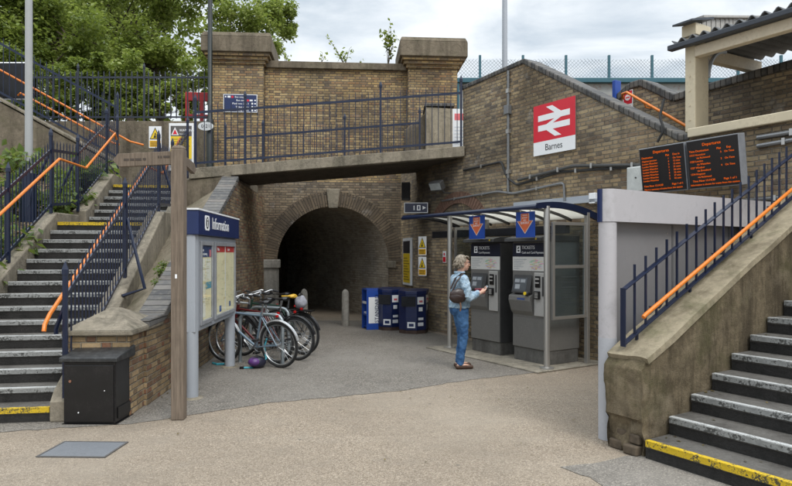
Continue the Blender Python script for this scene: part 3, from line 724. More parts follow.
for i in range(8):
    x = -3.36+i*3.31/7
    mb = MB()
    for a, b in zip(ys, ys[1:]): mb.bar((x, a, roofz(a)-.034), (x, b+.004, roofz(b)-.034), .028, .04)
    part('rib', mb, TVM_D, t)
mb = MB(); mb.prism([(-.255, 2.268), (-.255, 2.30), (-.235, 2.328), (-.202, 2.328), (-.202, 2.268)], lambda u, v, k: (k, u, v), -3.42, .03); part('front_fascia', mb, NAVY, t, bevel=.006)
for x0, x1 in ((-.008, .028), (-3.44, -3.402)):
    mb = MB(); q = [(y, roofz(y)+.028) for y in ys]+[(ys[-1], roofz(ys[-1])-.06)]+[(y, roofz(y)-.055-.02*((y+.2)/1.27)) for y in ys[::-1]]
    mb.prism(q, lambda u, v, k: (k, u, v), x0, x1); part('end_fascia', mb, NAVY, t)
mb = MB(); mb.box(-3.38, -.03, .42, .50, 1.93, 2.06); part('rear_beam', mb, plain('dark_header', (.012, .014, .022), .5), t, bevel=.01)
for x in (0, -2.26):
    mb = MB()
    for a in ((.10, .145, .70, 2.09), (.755, .80, .70, 2.09)): mb.box(x-.018, x+.018, a[0], a[1], a[2], a[3])
    for z in (.70, 1.43, 2.05): mb.box(x-.017, x+.017, .146, .754, z, z+.045)
    g = part('side_frame', mb, STEEL, t, bevel=.003)
    mb = MB(); mb.box(x-.004, x+.004, .147, .753, .746, 1.429); mb.box(x-.004, x+.004, .147, .753, 1.476, 2.049); part('glass', mb, GLASS, g)
    if x == 0:
        bd = Board(g, (.0105, .15, 1.2), (0, 1, 0))
        bd.rects('etched_lines', [(.12, .10-.075*i, .12+w, .112-.075*i) for i, w in enumerate((.34, .30, .34, .22, .32, .28))], plain('etching', (.05, .058, .06), .5), d=0, t=.001)

# hanging arrow signs
for x in (-1.42, -.33):
    s = thing('arrow_sign', 'blue square sign with orange down arrow above the ' + ('woman\'s ticket machine' if x < -1 else 'machine beside the glass panel'), 'sign', RW, (x, -1.15-.10, 1.955), group='arrow signs above the ticket machines')
    mb = MB(); mb.box(-.19, .19, 0, .012, -.08, .29); part('panel', mb, BLUE_R, s)
    mb = MB(); mb.tube([(-.1, .006, .29), (-.1, .006, .37)], .006, 6); mb.tube([(.1, .006, .29), (.1, .006, .37)], .006, 6); part('hanger', mb, STEEL, s)
    bd = Board(s, (0, -.001, .11), (1, 0, 0))
    A = lambda k: [(-.075-k, .155), (-.075-k, .045+k*.5), (-.145-k*2.2, .045+k*.5), (0, -.125-k*1.6), (.145+k*2.2, .045+k*.5), (.075+k, .045+k*.5), (.075+k, .155)]
    bd.poly('arrow_border', A(.008), plain('arrow_pale', (.85, .72, .55), .5), .002); bd.poly('arrow', A(0), plain('arrow_orange', (.66, .14, .05), .5), .004)
    bd.text([('TICKETS', 0, .12, .026, 'CENTER'), ('BOUGHT', 0, .085, .026, 'CENTER'), ('HERE', 0, .05, .026, 'CENTER'), ('QUICKLY', 0, .008, .042, 'CENTER')], WHITE_T, .006)

# ticket machines
def machine(x, l1, l2, label):
    t = thing('ticket_machine', label, 'ticket machine', RW, (x, -1.15+.165, .022), group='ticket machines under the shelter')
    w = .36
    mb = MB(); mb.box(-w+.01, w-.01, .02, .66, 0, .20); part('plinth', mb, concrete('machine_plinth', (.13, .125, .115), (.06, .055, .05), crack=0), t, bevel=.006)
    mb = MB(); mb.box(-w, w, .012, .68, .201, 1.80); part('cabinet', mb, TVM_D if x < -1 else TVM, t, bevel=.008)
    mb = MB(); mb.box(-w+.004, w-.004, 0, .011, .21, .66); part('lower_door', mb, TVM, t, bevel=.004)
    mb = MB(); mb.cyl((w-.06, -.004, .50), (w-.06, .01, .50), .012, 10); part('lock', mb, CHROME, t)
    mb = MB(); mb.box(-w+.004, w-.004, 0, .011, .662, 1.36); part('fascia', mb, TVM, t, bevel=.004)
    # sloping shelf under the screen
    mb = MB(); mb.prism([(0, .69), (-.05, .76), (-.10, .92), (-.09, .985), (-.0, 1.02)], lambda u, v, k: (k, u, v), -w+.01, .10); part('shelf', mb, TVM, t, bevel=.008)
    mb = MB(); mb.box(-.16, .0, -.0985, -.09, .93, .955); o = part('slot_label', mb, plain('slot_blue', (.03, .07, .25), .4), t)
    mb = MB(); mb.prism([(-.012, 1.02), (-.075, 1.03), (-.012, 1.30)], lambda u, v, k: (k, u, v), -w+.05, .07); s = part('screen_housing', mb, TVM_D, t, bevel=.004)
    bd = Board(s, (-.145, -.045, 1.155), (1, 0, 0), (0, .06, .27)); bd.rect('screen', -.135, -.10, .135, .10, plain('screen_glass', (.10, .11, .12), .12), .004)
    bd.rects('screen_items', [(-.12, .03, -.02, .08), (0, .03, .10, .08), (-.10, -.07, .0, .0)], plain('screen_grey', (.34, .36, .38), .3), .006)
    mb = MB(); mb.ball((.045, -.10, 1.03), (.04, .03, .04), 14, 10); part('scanner', mb, plain('scanner_black', (.02, .02, .02), .4), t, smooth=True)
    mb = MB(); mb.lathe([(.026, 0), (.026, .012)], (.04, -.137, 1.03), 14, 'y'); part('scanner_ring', mb, YEL, t)
    mb = MB(); mb.box(.115, w-.03, -.022, -.001, .70, 1.34); p = part('payment_panel', mb, TVM_L, t, bevel=.01)
    mb = MB(); mb.box(.15, .25, -.038, -.0225, 1.12, 1.29); part('card_reader', mb, BLACK, t, bevel=.006)
    mb = MB(); mb.box(.165, .235, -.048, -.0385, 1.18, 1.20); mb.box(.165, .235, -.046, -.0385, 1.235, 1.262); part('card_slot', mb, TVM_L, t)
    mb = MB(); mb.box(.15, .25, -.06, -.0225, .95, 1.07); q = part('keypad', mb, BLACK, t, bevel=.008)
    bd = Board(q, (.20, -.0605, 1.01), (1, 0, 0)); bd.rects('key', [(-.03+.022*i, -.04+.022*j, -.014+.022*i, -.026+.022*j) for i in range(3) for j in range(4)], TVM_L, .003)
    mb = MB(); mb.box(.285, .315, -.03, -.0225, 1.0, 1.28); part('coin_slot', mb, TVM_D, t)
    # map panel and header
    mb = MB(); mb.box(-w+.004, w-.004, -.001, .011, 1.362, 1.572); p = part('map_panel', mb, plain('map_paper', (.60, .59, .56), .5, var=.05), t)
    bd = Board(p, (0, -.0015, 1.467), (1, 0, 0)); rr = random.Random(3)
    cols = [(.65, .30, .42), (.62, .42, .18), (.30, .52, .35), (.45, .35, .55), (.66, .55, .35)]
    for ci, c in enumerate(cols):
        rs = []
        for k in range(8):
            a = rr.uniform(0, 2*PI); r0 = rr.uniform(.02, .085); rs.append((.15+1.5*r0*math.cos(a)-.03, r0*math.sin(a)-.008, .15+1.5*r0*math.cos(a)+.03, r0*math.sin(a)+.004))
        bd.rects('map_zone', rs, plain('map_colour_%s' % 'abcde'[ci], c, .5, var=0, dirt=0), .002+ci*.0004, t=.001)
    bd.rects('map_text', [(-.33, .06-.028*i, -.33+ww, .068-.028*i) for i, ww in enumerate((.28, .2, .23, .17, .21, .12))], plain('map_grey', (.30, .32, .34), .6, var=0), .002, t=.001)
    mb = MB(); mb.box(-w+.004, w-.004, -.002, .011, 1.574, 1.775); p = part('header', mb, plain('header_navy', (.008, .012, .03), .35), t)
    bd = Board(p, (0, -.0025, 1.675), (1, 0, 0))
    bd.rect('ticket_symbol', -.27, -.045, -.185, .065, WHITE_T, .003); bd.polys('ticket_mark', [[(-.245, -.025), (-.205, -.025), (-.205, .0), (-.245, .0)], [(-.25, .02), (-.22, .05), (-.208, .035), (-.238, .008)]], BLACK_T, .005)
    bd.text([(l1, -.155, .012, .072), (l2, -.155, -.055, .046)], WHITE_T, .003)
    mb = MB(); mb.prism([(-.16, 1.80), (-.15, 1.85), (.0, 1.885), (.66, 1.885), (.66, 1.802), (0, 1.802)], lambda u, v, k: (k, u, v), -w-.02, w+.02); p = part('hood', mb, TVM_D, t, bevel=.006)
    mb = MB(); mb.lathe([(.014, 0), (.014, .006)], (w-.07, -.158, 1.832), 12, 'y'); part('sticker', mb, YEL, t)
machine(-.515, 'TICKETS', 'Cash and Card Payments', 'grey ticket machine for cash and card beside the glass panel')
machine(-1.53, 'TICKETS', 'Card Payments', 'dark sided ticket machine for cards in front of the woman')

# ------------------------------------------------------------------ grey clad screen
t = thing('clad_screen', 'pale grey clad screen with rounded column and deep fascia beside the balustrade', 'screen', RW, (2.575, -3.05, 0))
mb = MB(); mb.tube([(0, 0, 0), (0, 0, 1.925)], .078, 28); part('column', mb, CLAD, t, smooth=True)
mb = MB(); mb.tube([(0, 0, 0), (0, 0, .90)], .0795, 28); part('column_sleeve', mb, plain('sleeve_grey', (.40, .41, .44), .45, var=.05, dirt=.15), t, smooth=True)
mb = MB(); q = [(.085*math.cos(a), .085*math.sin(a)) for a in [PI+PI*i/14 for i in range(15)]]+[(.085, 3.02), (-.085, 3.02)]
mb.prism(q, lambda u, v, k: (u, v, k), 1.927, 2.215); part('fascia', mb, CLAD, t, smooth=True)
mb = MB(); mb.prism([(.088*math.cos(a), .088*math.sin(a)) for a in [PI+.55*PI*i/10 for i in range(11)]], lambda u, v, k: (u, v, k), 1.925, 2.217); part('end_strip', mb, NAVY_S, t)
mb = MB(); mb.box(-.05, -.02, .08, 3.0, .03, 1.926); ip = part('infill_panel', mb, CLAD_D, t)
mb = MB()
for y in (.98, 1.96): mb.box(-.0195, -.014, y-.012, y+.012, .031, 1.925)
part('joint_strip', mb, plain('joint_grey', (.14, .14, .145), .4), ip)
mb = MB()
for y in (.13, .90, 1.06, 1.88, 2.04, 2.92):
    for z in (.15, .58, 1.0, 1.42, 1.84): mb.lathe([(.008, 0), (.006, .004)], (-.0195, y, z), 8, 'x')
part('fixings', mb, STEEL, ip)
mb = MB(); mb.box(-.018, .03, .08, 3.0, .0, .09); part('base_trim', mb, TVM_D, t)

# ------------------------------------------------------------------ station name sign
t = thing('station_sign', 'red sign with white double arrow above a white Barnes name strip', 'sign', RW, (-.935, -.03, 3.285))
mb = MB(); mb.box(-.455, .455, 0, .025, 0, .84); part('backing', mb, STEEL, t)
bd = Board(t, (0, -.001, 0), (1, 0, 0)); bd.rect('red_panel', -.455, .225, .455, .84, RED); bd.rect('name_panel', -.455, 0, .455, .2245, WHITE)
# the double arrow: two bars and a zigzag
def arrow_shapes(cx, cy, k):
    X = lambda x, y: (cx+x*k, cy+y*k)
    return [[X(-1, .10), X(1, .10), X(1, .38), X(-1, .38)], [X(-1, -.38), X(1, -.38), X(1, -.10), X(-1, -.10)],
            [X(-.48, .74), X(-.08, .74), X(.46, .38), X(.06, .38)], [X(.06, .10), X(.46, .10), X(-.06, -.10), X(-.46, -.10)], [X(-.46, -.38), X(-.06, -.38), X(.48, -.74), X(.08, -.74)]]
bd.polys('double_arrow', arrow_shapes(0, .53, .345), WHITE_T, .005)
bd.text([('Barnes', 0, .065, .155, 'CENTER', .9)], BLACK_T, .003)

# ------------------------------------------------------------------ departure boards
def departures(x, label, rows, head):
    t = thing('departure_board', label, 'display board', RW, (x, -.36, 2.44), group='departure boards on the wall')
    t.rotation_euler = (math.radians(8), 0, RW.a)
    mb = MB(); mb.box(-.325, .325, 0, .14, 0, .60); part('case', mb, plain('board_case', (.22, .23, .25), .45), t, bevel=.006)
    mb = MB(); mb.box(-.05, .05, .14, .40, .25, .35); part('bracket', mb, GREY_M, t)
    bd = Board(t, (0, -.002, 0), (1, 0, 0)); bd.rect('screen', -.317, .012, .317, .588, plain('board_black', (.010, .008, .009), .3, var=.05, dirt=0), .002)
    OR = MATS.get('glow') or MATS.setdefault('glow', emit('orange_display_text', (1., .16, .012, 1), .58))
    bd.text([('Departures', 0, .515, .05, 'CENTER')] + head + rows, OR, .004, name='display_text')
rows = []; dest = ('Clapham Junction', 'London Waterloo', 'London Waterloo', 'London Waterloo', 'London Waterloo', 'London Waterloo', 'London Waterloo', 'London Waterloo')
for i, d_ in enumerate(dest): rows += [(d_, -.29, .415-.037*i, .031), ('%d' % (1+i*3 % 4), .09, .415-.037*i, .031), (('On Time', '12 mins', '15 mins', '21 mins', '26 mins', '32 mins', '37 mins', '42 mins')[i], .16, .415-.037*i, .031)]
rows += [('Time Now 13:14:30', -.29, .085, .035), ('Page 1 of 1', .12, .085, .035), ('This is a summary of trains from this station', -.29, .04, .031)]
departures(1.30, 'left departure board with one column of orange train times', rows, [('Destination', -.29, .458, .036), ('Plat', .06, .458, .036), ('Due in', .16, .458, .036)])
rows = []
for i, (a_, b_, c_, d_) in enumerate((('1315 Hounslow', 'via Richmond', '3', 'On Time'), ('1320 London', 'via Waterloo', '2', 'On Time'), ('1327 Windsor', 'via Brentford', '4', 'On Time'), ('1334 Kingston', 'via Richmond', '', ''))):
    rows += [(a_, -.29, .405-.078*i, .032), (b_, -.20, .367-.078*i, .032), (c_, .10, .405-.078*i, .032), (d_, .15, .405-.078*i, .032)]
rows += [('Time Now 13:14:30', -.27, .085, .035), ('Page 1 of 1', .12, .085, .035), ('Information is shown for trains from this station', -.30, .04, .031)]
departures(1.975, 'right departure board nearest the stairs, with indented orange train lines', rows, [('Time Destination', -.29, .45, .036), ('Plat', .06, .45, .036), ('Exp', .18, .45, .036)])
t = thing('electrical_cabinet', 'small pale grey steel cabinet on the wall left of the departure boards', 'cabinet', RW, (.72, -.15, 2.50))
mb = MB(); mb.box(-.16, .16, 0, .15, 0, .36); part('box', mb, plain('cabinet_grey', (.55, .57, .55), .45, dirt=.2), t, bevel=.01)
mb = MB(); mb.box(-.145, .145, -.012, -.001, .015, .345); d_ = part('door', mb, plain('cabinet_grey', (.55, .57, .55)), t, bevel=.005)
mb = MB(); mb.lathe([(.012, 0), (.012, .008)], (0, -.021, .20), 12, 'y'); part('latch', mb, TVM_D, d_)

# ------------------------------------------------------------------ pipes and cables on the wall
def pipe(name, label, pts, r, mat, clips=0, cat='pipe'):
    t = thing(name, label, cat, RW, pts[0]); o = Vector(pts[0]); mb = MB(); pp = []
    P_ = [Vector(p)-o for p in pts]
    for i, p in enumerate(P_):
        if 0 < i < len(P_)-1:
            a, b = (P_[i-1]-p), (P_[i+1]-p); k = min(.07, a.length*.4, b.length*.4)
            for s in (0, .25, .5, .75, 1): q = p+a.normalized()*k*(1-s)**2+b.normalized()*k*s**2; pp.append(q)
        else: pp.append(p)
    mb.tube(pp, r, 8); part('run', mb, mat, t, smooth=True)
    for a, b in zip(P_, P_[1:]):
        L = (b-a).length; n = int(L/.6)
        for i in range(n):
            c = a.lerp(b, (i+.5)/n); m = MB(); m.box(c.x-.018 if abs((b-a).z) < .2 else c.x-r*1.5, c.x+.018 if abs((b-a).z) < .2 else c.x+r*1.5, c.y-r*1.15, c.y+.03, c.z-r*1.5, c.z+r*1.5); part('clip', m, STEEL, t)
pipe('cable', 'black cable drooping along the wall below the station sign', [(-3.3, -.03, 3.27), (-2.2, -.03, 3.30), (-2.05, -.03, 3.0), (-1.8, -.03, 2.84), (-.8, -.03, 2.96), (.55, -.03, 2.88)], .022, CABLE, cat='cable')
pipe('cable_tray', 'dark bundle of cables on the wall just above the grey pipe', [(-1.75, -.05, 2.92), (-.5, -.05, 3.02), (.95, -.05, 2.86)], .026, plain('old_cable', (.05, .05, .048), .6), cat='cable')
pipe('conduit', 'galvanised conduit on the wall from the floodlight to above the shelter', [(-4.0, -.03, 2.72), (-2.3, -.03, 2.77), (-1.9, -.03, 2.70), (-.72, -.03, 2.78), (-.70, -.03, 2.45)], .02, CONDUIT)
pipe('conduit', 'upright grey conduit with junction box left of the station sign', [(-2.02, -.03, 4.9), (-2.02, -.03, 2.74)], .024, CONDUIT)
pipe('conduit', 'upper of the twin grey conduits under the cream ledge', [(2.3, -.03, 3.02), (4.6, -.03, 3.04)], .026, CONDUIT)
pipe('conduit', 'lower of the twin grey conduits, turning down behind the stair railing', [(2.3, -.03, 2.92), (3.5, -.03, 2.96), (3.53, -.03, 2.1)], .026, CONDUIT)
pipe('conduit', 'short grey conduit beneath the right departure board', [(2.1, -.03, 2.28), (2.9, -.03, 2.3), (3.4, -.03, 2.3)], .022, CONDUIT)
t = thing('junction_box', 'small grey junction box on the upright conduit', 'box', RW, (-2.02, -.09, 4.12)); mb = MB(); mb.box(-.06, .06, 0, .09, 0, .16); part('box', mb, CONDUIT, t, bevel=.008)
t = thing('junction_box', 'small white box on the wall above the shelter roof end', 'box', RW, (-.10, -.10, 2.40)); mb = MB(); mb.box(-.06, .06, 0, .1, 0, .16); part('box', mb, WHITE, t, bevel=.008)
t = thing('cable_ladder', 'pale galvanised rail along the wall just above the shelter roof', 'rail', RW, (-1.9, -.10, 2.42)); mb = MB(); mb.box(0, 2.7, 0, .08, 0, .05); mb.box(0, 2.7, .081, .095, .0, .12); part('channel', mb, GREY_M, t)
t = thing('floodlight', 'dark rectangular floodlight on the wall under the footbridge end', 'floodlight', RW, (-3.75, -.35, 2.98))
mb = MB(); mb.box(-.15, .15, -.05, .08, -.08, .10); b_ = part('housing', mb, TVM_D, t, bevel=.015); b_.rotation_euler = (.5, 0, .3)
mb = MB(); mb.box(-.13, .13, -.056, -.0505, -.06, .08); l_ = part('lens', mb, plain('lamp_glass', (.30, .32, .32), .15), t); l_.rotation_euler = (.5, 0, .3)
mb = MB(); mb.tube([(0, .05, 0), (0, .2, -.12), (0, .36, -.12)], .018, 8); part('bracket', mb, TVM_D, t)
t = thing('loudspeaker', 'black loudspeaker high on the corner beside the small navy symbol sign', 'loudspeaker', at=(.22, 13.75, 3.02)); mb = MB(); mb.box(-.10, .10, -.1, .1, -.2, .2); part('case', mb, BLACK, t, bevel=.02)
mb = MB(); mb.box(-.08, .08, -.106, -.1005, -.17, .17); part('grille', mb, RUBBER, t)
t = thing('symbol_sign', 'small navy hanging sign with white symbols on the corner above the poster', 'sign', at=(.42, 12.95, 2.49), rotz=-.06)
mb = MB(); mb.box(-.25, .25, 0, .05, 0, .22); part('case', mb, WHITE, t, bevel=.006); bd = Board(t, (0, -.001, 0), (1, 0, 0)); bd.rect('face', -.235, .015, .235, .205, plain('symbol_navy', (.012, .016, .05), .4))
bd.rects('symbols', [(-.05, .06, -.03, .155), (.02, .055, .095, .165)], WHITE_T, .004); bd.rect('symbol_gap', .043, .075, .072, .145, NAVY_S, .006); bd.poly('pointer', [(.14, .07), (.21, .11), (.14, .15)], WHITE_T, .004)
mb = MB(); mb.tube([(.0, .05, .11), (.1, .35, .11)], .015, 8); part('bracket', mb, BLACK, t)

# poster and warning signs on the rounded corner
dv = Vector((-.30, 1.27, 0)).normalized(); ang = math.atan2(-dv.y, -dv.x)
t = thing('poster_case', 'yellow poster in a white frame on the brick corner by the bins', 'poster', at=(.245, 14.42, .90), rotz=ang)
mb = MB(); mb.box(-.37, .37, -.0, .05, 0, 1.10); part('frame', mb, WHITE, t, bevel=.006)
bd = Board(t, (0, -.001, 0), (1, 0, 0)); bd.rect('sheet', -.315, .06, .315, .74, YEL); bd.rect('heading', -.315, .745, .315, 1.03, plain('poster_dark', (.035, .033, .04), .4))
bd.rects('print_lines', [(-.27, .12+.062*i, .27-.09*(i % 3), .143+.062*i) for i in range(9)], plain('print', (.30, .21, .03), .6, var=0), .004)
def warn(name, label, at, rz, w=.26, h=.40, frame=WORLD, mark=True):
    t = thing(name, label, 'sign', frame, at, rz, group='yellow triangle warning signs')
    mb = MB(); mb.box(-w/2, w/2, 0, .008, 0, h); part('plate', mb, WHITE, t)
    bd = Board(t, (0, -.001, 0), (1, 0, 0)); bd.rect('caption_panel', -w*.44, h*.05, w*.44, h*.34, plain('caption_yellow', (.75, .42, .02), .45))
    bd.poly('triangle_border', [(-w*.44, h*.40), (w*.44, h*.40), (0, h*.95)], BLACK_T, .002); bd.poly('triangle', [(-w*.36, h*.435), (w*.36, h*.435), (0, h*.87)], YEL, .004)
    bd.polys('hazard_mark', [[(-w*.14, h*.46), (w*.10, h*.47), (w*.05, h*.58), (-w*.04, h*.60)], [(-w*.04, h*.6), (w*.07, h*.6), (w*.05, h*.7), (-w*.02, h*.7)]], BLACK_T, .006)
    bd.rects('caption_lines', [(-w*.36, h*(.10+.075*i), w*.36-.02*(i % 2), h*(.125+.075*i)) for i in range(3)], BLACK_T, .004)
rz = RW.a+.25
warn('warning_sign', 'upper of two yellow triangle signs on the brick corner', (.555, 13.02, 1.60), rz, .22); warn('warning_sign', 'lower of two yellow triangle signs on the brick corner', (.555, 13.02, 1.17), rz, .22)
t = thing('notice', 'tiny red and white notice on the wall left of the shelter post', 'sign', RW, (-3.95, -.012, 1.45)); mb = MB(); mb.box(-.055, .055, 0, .008, 0, .24); part('plate', mb, WHITE, t); bd = Board(t, (0, -.001, 0), (1, 0, 0)); bd.rect('red_band', -.045, .015, .045, .12, RED); bd.rect('red_mark', -.02, .15, .02, .2, RED)
t = thing('prohibition_sign', 'red and white prohibition notice on the upper wall beside the blue panel', 'sign', RW, (-.74, 1.585, 4.13)); mb = MB(); mb.box(-.10, .10, 0, .01, 0, .36); part('plate', mb, WHITE, t); bd = Board(t, (0, -.001, 0), (1, 0, 0))
bd.rect('red_field', -.085, .12, .085, .345, RED); bd.polys('symbol', [[(.055*math.cos(2*PI*i/16), .235+.055*math.sin(2*PI*i/16)) for i in range(16)]], WHITE, .004); bd.rect('symbol_bar', -.04, .225, .04, .245, RED, .006); bd.rects('red_lines', [(-.08, .03, .08, .05), (-.08, .07, .06, .09)], RED)
t = thing('blue_panel', 'upright blue panel at the end of the upper brick wall', 'panel', RW, (-.98, 1.55, 3.60)); mb = MB(); mb.box(-.05, .02, -.02, .14, 0, 1.12); part('panel', mb, BLUE_R, t, bevel=.01)
t = thing('stair_handrail', 'orange handrail descending behind the sloping brick wall', 'handrail', RW, (-.80, 1.42, 4.33)); mb = MB(); mb.tube([(0, .12, .02), (.05, .03, .08), (.16, 0, .08), (1.5, 0, -.86)], .023, 10); part('rail', mb, ORANGE, t, smooth=True)
mb = MB(); mb.tube([(.5, 0, -.16), (.5, .05, -.24), (.5, .17, -.24)], .012, 6); part('bracket', mb, ORANGE, t)
# notice behind the bridge railing
t = thing('notice_board', 'white notice with red heading behind the right end of the footbridge railing', 'notice', at=(1.36, 12.95, 3.7)); mb = MB(); mb.box(-.17, .17, 0, .02, 0, .98); part('board', mb, WHITE, t); bd = Board(t, (0, -.001, 0), (1, 0, 0)); bd.rect('heading', -.13, .74, .16, .88, plain('pale_red', (.72, .16, .18), .5))
bd.rects('print_lines', [(-.13, .1+.07*i, .12-.03*(i % 3), .115+.07*i) for i in range(8)], plain('pale_print', (.62, .66, .72), .6, var=0), .003)

# blue direction sign on the left pillar, warning boards at the stair head
t = thing('direction_sign', 'navy direction sign with white lettering on the left brick pillar', 'sign', PT, (-.60, -.26, 5.02))
mb = MB(); mb.box(-.40, .40, 0, .02, 0, .43); part('plate', mb, WHITE, t); bd = Board(t, (0, -.001, 0), (1, 0, 0)); bd.rect('face', -.385, .015, .385, .415, NAVY_S)
bd.text([('Bus stop', -.13, .345, .062), ('Bus stop', .12, .265, .062, 'RIGHT'), ('Platforms 2 & 3', .20, .185, .062, 'RIGHT'), ('Ticket office', .20, .105, .062, 'RIGHT'), ('Waiting room', .20, .03, .062, 'RIGHT')], WHITE_T, .003)
bd.rects('symbols', [(-.36, .35, -.33, .385), (-.30, .345, -.23, .39), (.22, .265, .29, .305)] + [(.255, .03+.08*i, .30, .07+.08*i) for i in range(3)] + [(.33, .035+.08*i, .37, .062+.08*i) for i in range(4)], WHITE_T, .003); bd.rects('red_symbols', [(-.21, .34, -.16, .39), (.155, .262, .205, .308)], RED, .003)
warn('warning_sign', 'yellow triangle warning sign on the stained wall left of the large warning board', (-5.78, 14.785, 4.17), 0, .30, .52)
t = thing('warning_board', 'large white framed warning board, dark heading over yellow, at the stair head', 'notice board', at=(-5.14, 14.74, 3.62)); t.scale = (.70, 1, .80)
mb = MB(); mb.box(-.42, .42, 0, .05, 0, 1.42); part('frame', mb, WHITE, t, bevel=.006); bd = Board(t, (0, -.001, 0), (1, 0, 0)); bd.rect('heading', -.36, 1.03, .36, 1.34, plain('heading_grey', (.10, .09, .085), .5)); bd.rect('body_panel', -.36, .35, .36, 1.025, YEL); bd.rect('foot_panel', -.36, .08, .36, .345, plain('foot_grey', (.30, .32, .33), .5))
bd.poly('triangle', [(-.34, 1.06), (-.08, 1.06), (-.21, 1.30)], WHITE, .004); bd.poly('triangle_mark', [(-.29, 1.085), (-.13, 1.085), (-.21, 1.235)], RED, .006); bd.text([('WARNING', -.06, 1.17, .105), ('Please take care', -.06, 1.08, .048)], WHITE_T, .004)
bd.rects('print_lines', [(-.31, .93-.07*i, .30-.08*(i % 3), .95-.07*i) for i in range(5)], plain('print_olive', (.30, .22, .03), .6, var=0), .004)
t = thing('number_plate', 'oval white bridge number plate on the wall left of the brick pillar', 'plate', at=(-4.40, 14.24, 4.58)); bd = Board(t, (0, 0, 0), (1, 0, 0))
bd.poly('plate', [(.18*math.cos(2*PI*i/28), .10*math.sin(2*PI*i/28)) for i in range(28)], plain('plate_grey', (.55, .57, .58), .5), .0, t=.012); bd.text([('0•21', 0, -.035, .115, 'CENTER')], BLACK_T, .003)
# red barrier
t = thing('road_barrier', 'red plastic road barrier standing behind the fence left of the pillar', 'barrier', at=(-4.95, 15.75, 4.55), rotz=.12); t.scale = (1, 1, 1.22)
mb = MB()
for a in ((-.42, .42, .80, .98), (-.42, .42, .08, .22), (-.42, .42, .44, .52)): mb.box(a[0], a[1], -.04, .04, a[2], a[3])
for x in (-.42, -.06, .34): mb.box(x, x+.09, -.039, .039, .0, .979)
part('frame', mb, plain('barrier_red', (.36, .014, .018), .5), t, bevel=.01)
mb = MB(); mb.box(-.40, -.24, -.25, .25, 0, .06); mb.box(.24, .40, -.25, .25, 0, .06); part('foot', mb, RUBBER, t, bevel=.01)

# ------------------------------------------------------------------ canopy at top right
t = thing('platform_canopy', 'cream timber platform canopy with corrugated roof and dark gutter at upper right', 'canopy', RW, (1.16, .30, 3.301))
o = Vector((1.16, .30, 3.301))
mb = MB(); mb.box(0, .15, 0, .32, 0, 1.30); c_ = part('column', mb, CREAM, t, bevel=.012)
mb = MB()
for i in range(5): mb.lathe([(.013, 0), (.010, .008)], (.07, -.008, .16+.2*i), 10, 'y')
part('rivets', mb, CREAM_D, c_)
mb = MB(); mb.prism([(-.02, 1.145), (.09, 1.145), (.10, 1.18), (.09, 1.215), (-.02, 1.215)], lambda u, v, k: (k, u-.13, v), -.17, 5.2); part('gutter', mb, GUTTER, t, bevel=.01)
def cz(y): return 1.245+.03*(y+.1)
bm = bmesh.new(); nx = 230; xs = [-.10+i*5.3/nx for i in range(nx+1)]; yy = [-.14, .5, 1.1, 1.75]; g = [[bm.verts.new((x, y, cz(y)+.032*math.sin(2*PI*x/.155))) for x in xs] for y in yy]
for j in range(3):
    for i in range(nx): bm.faces.new([g[j][i], g[j][i+1], g[j+1][i+1], g[j+1][i]])
r = part('roof', bm, CORR, t, smooth=True); m = r.modifiers.new('thick', 'SOLIDIFY'); m.thickness = .012
mb = MB(); mb.box(.151, 5.2, -.02, .10, 1.0, 1.143); part('eaves_beam', mb, CREAM_D, t, bevel=.01)
for x in (.02, 2.05, 4.1):
    mb = MB(); mb.prism([(.321, 1.02), (.321, 1.19), (1.74, 1.23), (1.74, 1.06)], lambda u, v, k: (k, u, v), x, x+.11); part('rafter', mb, CREAM_D, t, bevel=.008)
mb = MB(); mb.prism([(x_, y_) for x_, y_ in ((.9, 1.14), (1.7, 1.16), (1.7, .9), (1.5, .84))], lambda u, v, k: (k, u, v), 2.2, 2.32); part('knee_brace', mb, CREAM_D, t)
mb = MB(); mb.torus((.13, .76, .78), .42, .03, 20, 6, 'x', PI, PI/2); part('bracket_arch', mb, GREY_M, t)
mb = MB()
for a_, r_ in ((2.75, .30), (2.35, .22), (2.0, .14)): mb.torus((.13, .76+.42*math.cos(a_)-.07, .78+.42*math.sin(a_)+.07), .05, .010, 14, 5, 'x')
part('bracket_scroll', mb, GREY_M, t)
# the boarded end above the roof edge and its capped box
mb = MB(); rr = random.Random(5); y = .33
while y < 2.1:
    w = rr.uniform(.09, .12); top = 1.62+.20*(y-.33); lo = top-rr.choice((.24, .25, .26, .17)); 
    if rr.random() > .14: mb.box(.03, .05, y, y+w*.80, lo, top)
    y += w
part('boarded_end', mb, SLAT_W, t)
mb = MB(); mb.bar((.02, .30, 1.635), (.02, 2.2, 2.015), .14, .03); mb.bar((.02, .33, 1.345), (.02, 2.15, 1.70), .08, .03); part('end_capping', mb, SLAT_W, t)
mb = MB(); mb.box(-.03, .18, -.03, .325, 1.301, 1.46); part('column_head', mb, CREAM, t, bevel=.008)
mb = MB(); mb.hexa([(-.07, -.18, 1.44), (.22, -.18, 1.44), (.22, .33, 1.56), (-.07, .33, 1.56), (-.07, -.18, 1.465), (.22, -.18, 1.465), (.22, .33, 1.59), (-.07, .33, 1.59)]); part('head_flashing', mb, GUTTER, t)
pipe('cable', 'loose black cable dangling at the foot of the cream column', [(1.05, .0, 3.75), (1.02, -.06, 3.5), (1.10, -.07, 3.32), (1.0, -.08, 3.16)], .018, CABLE, cat='cable')

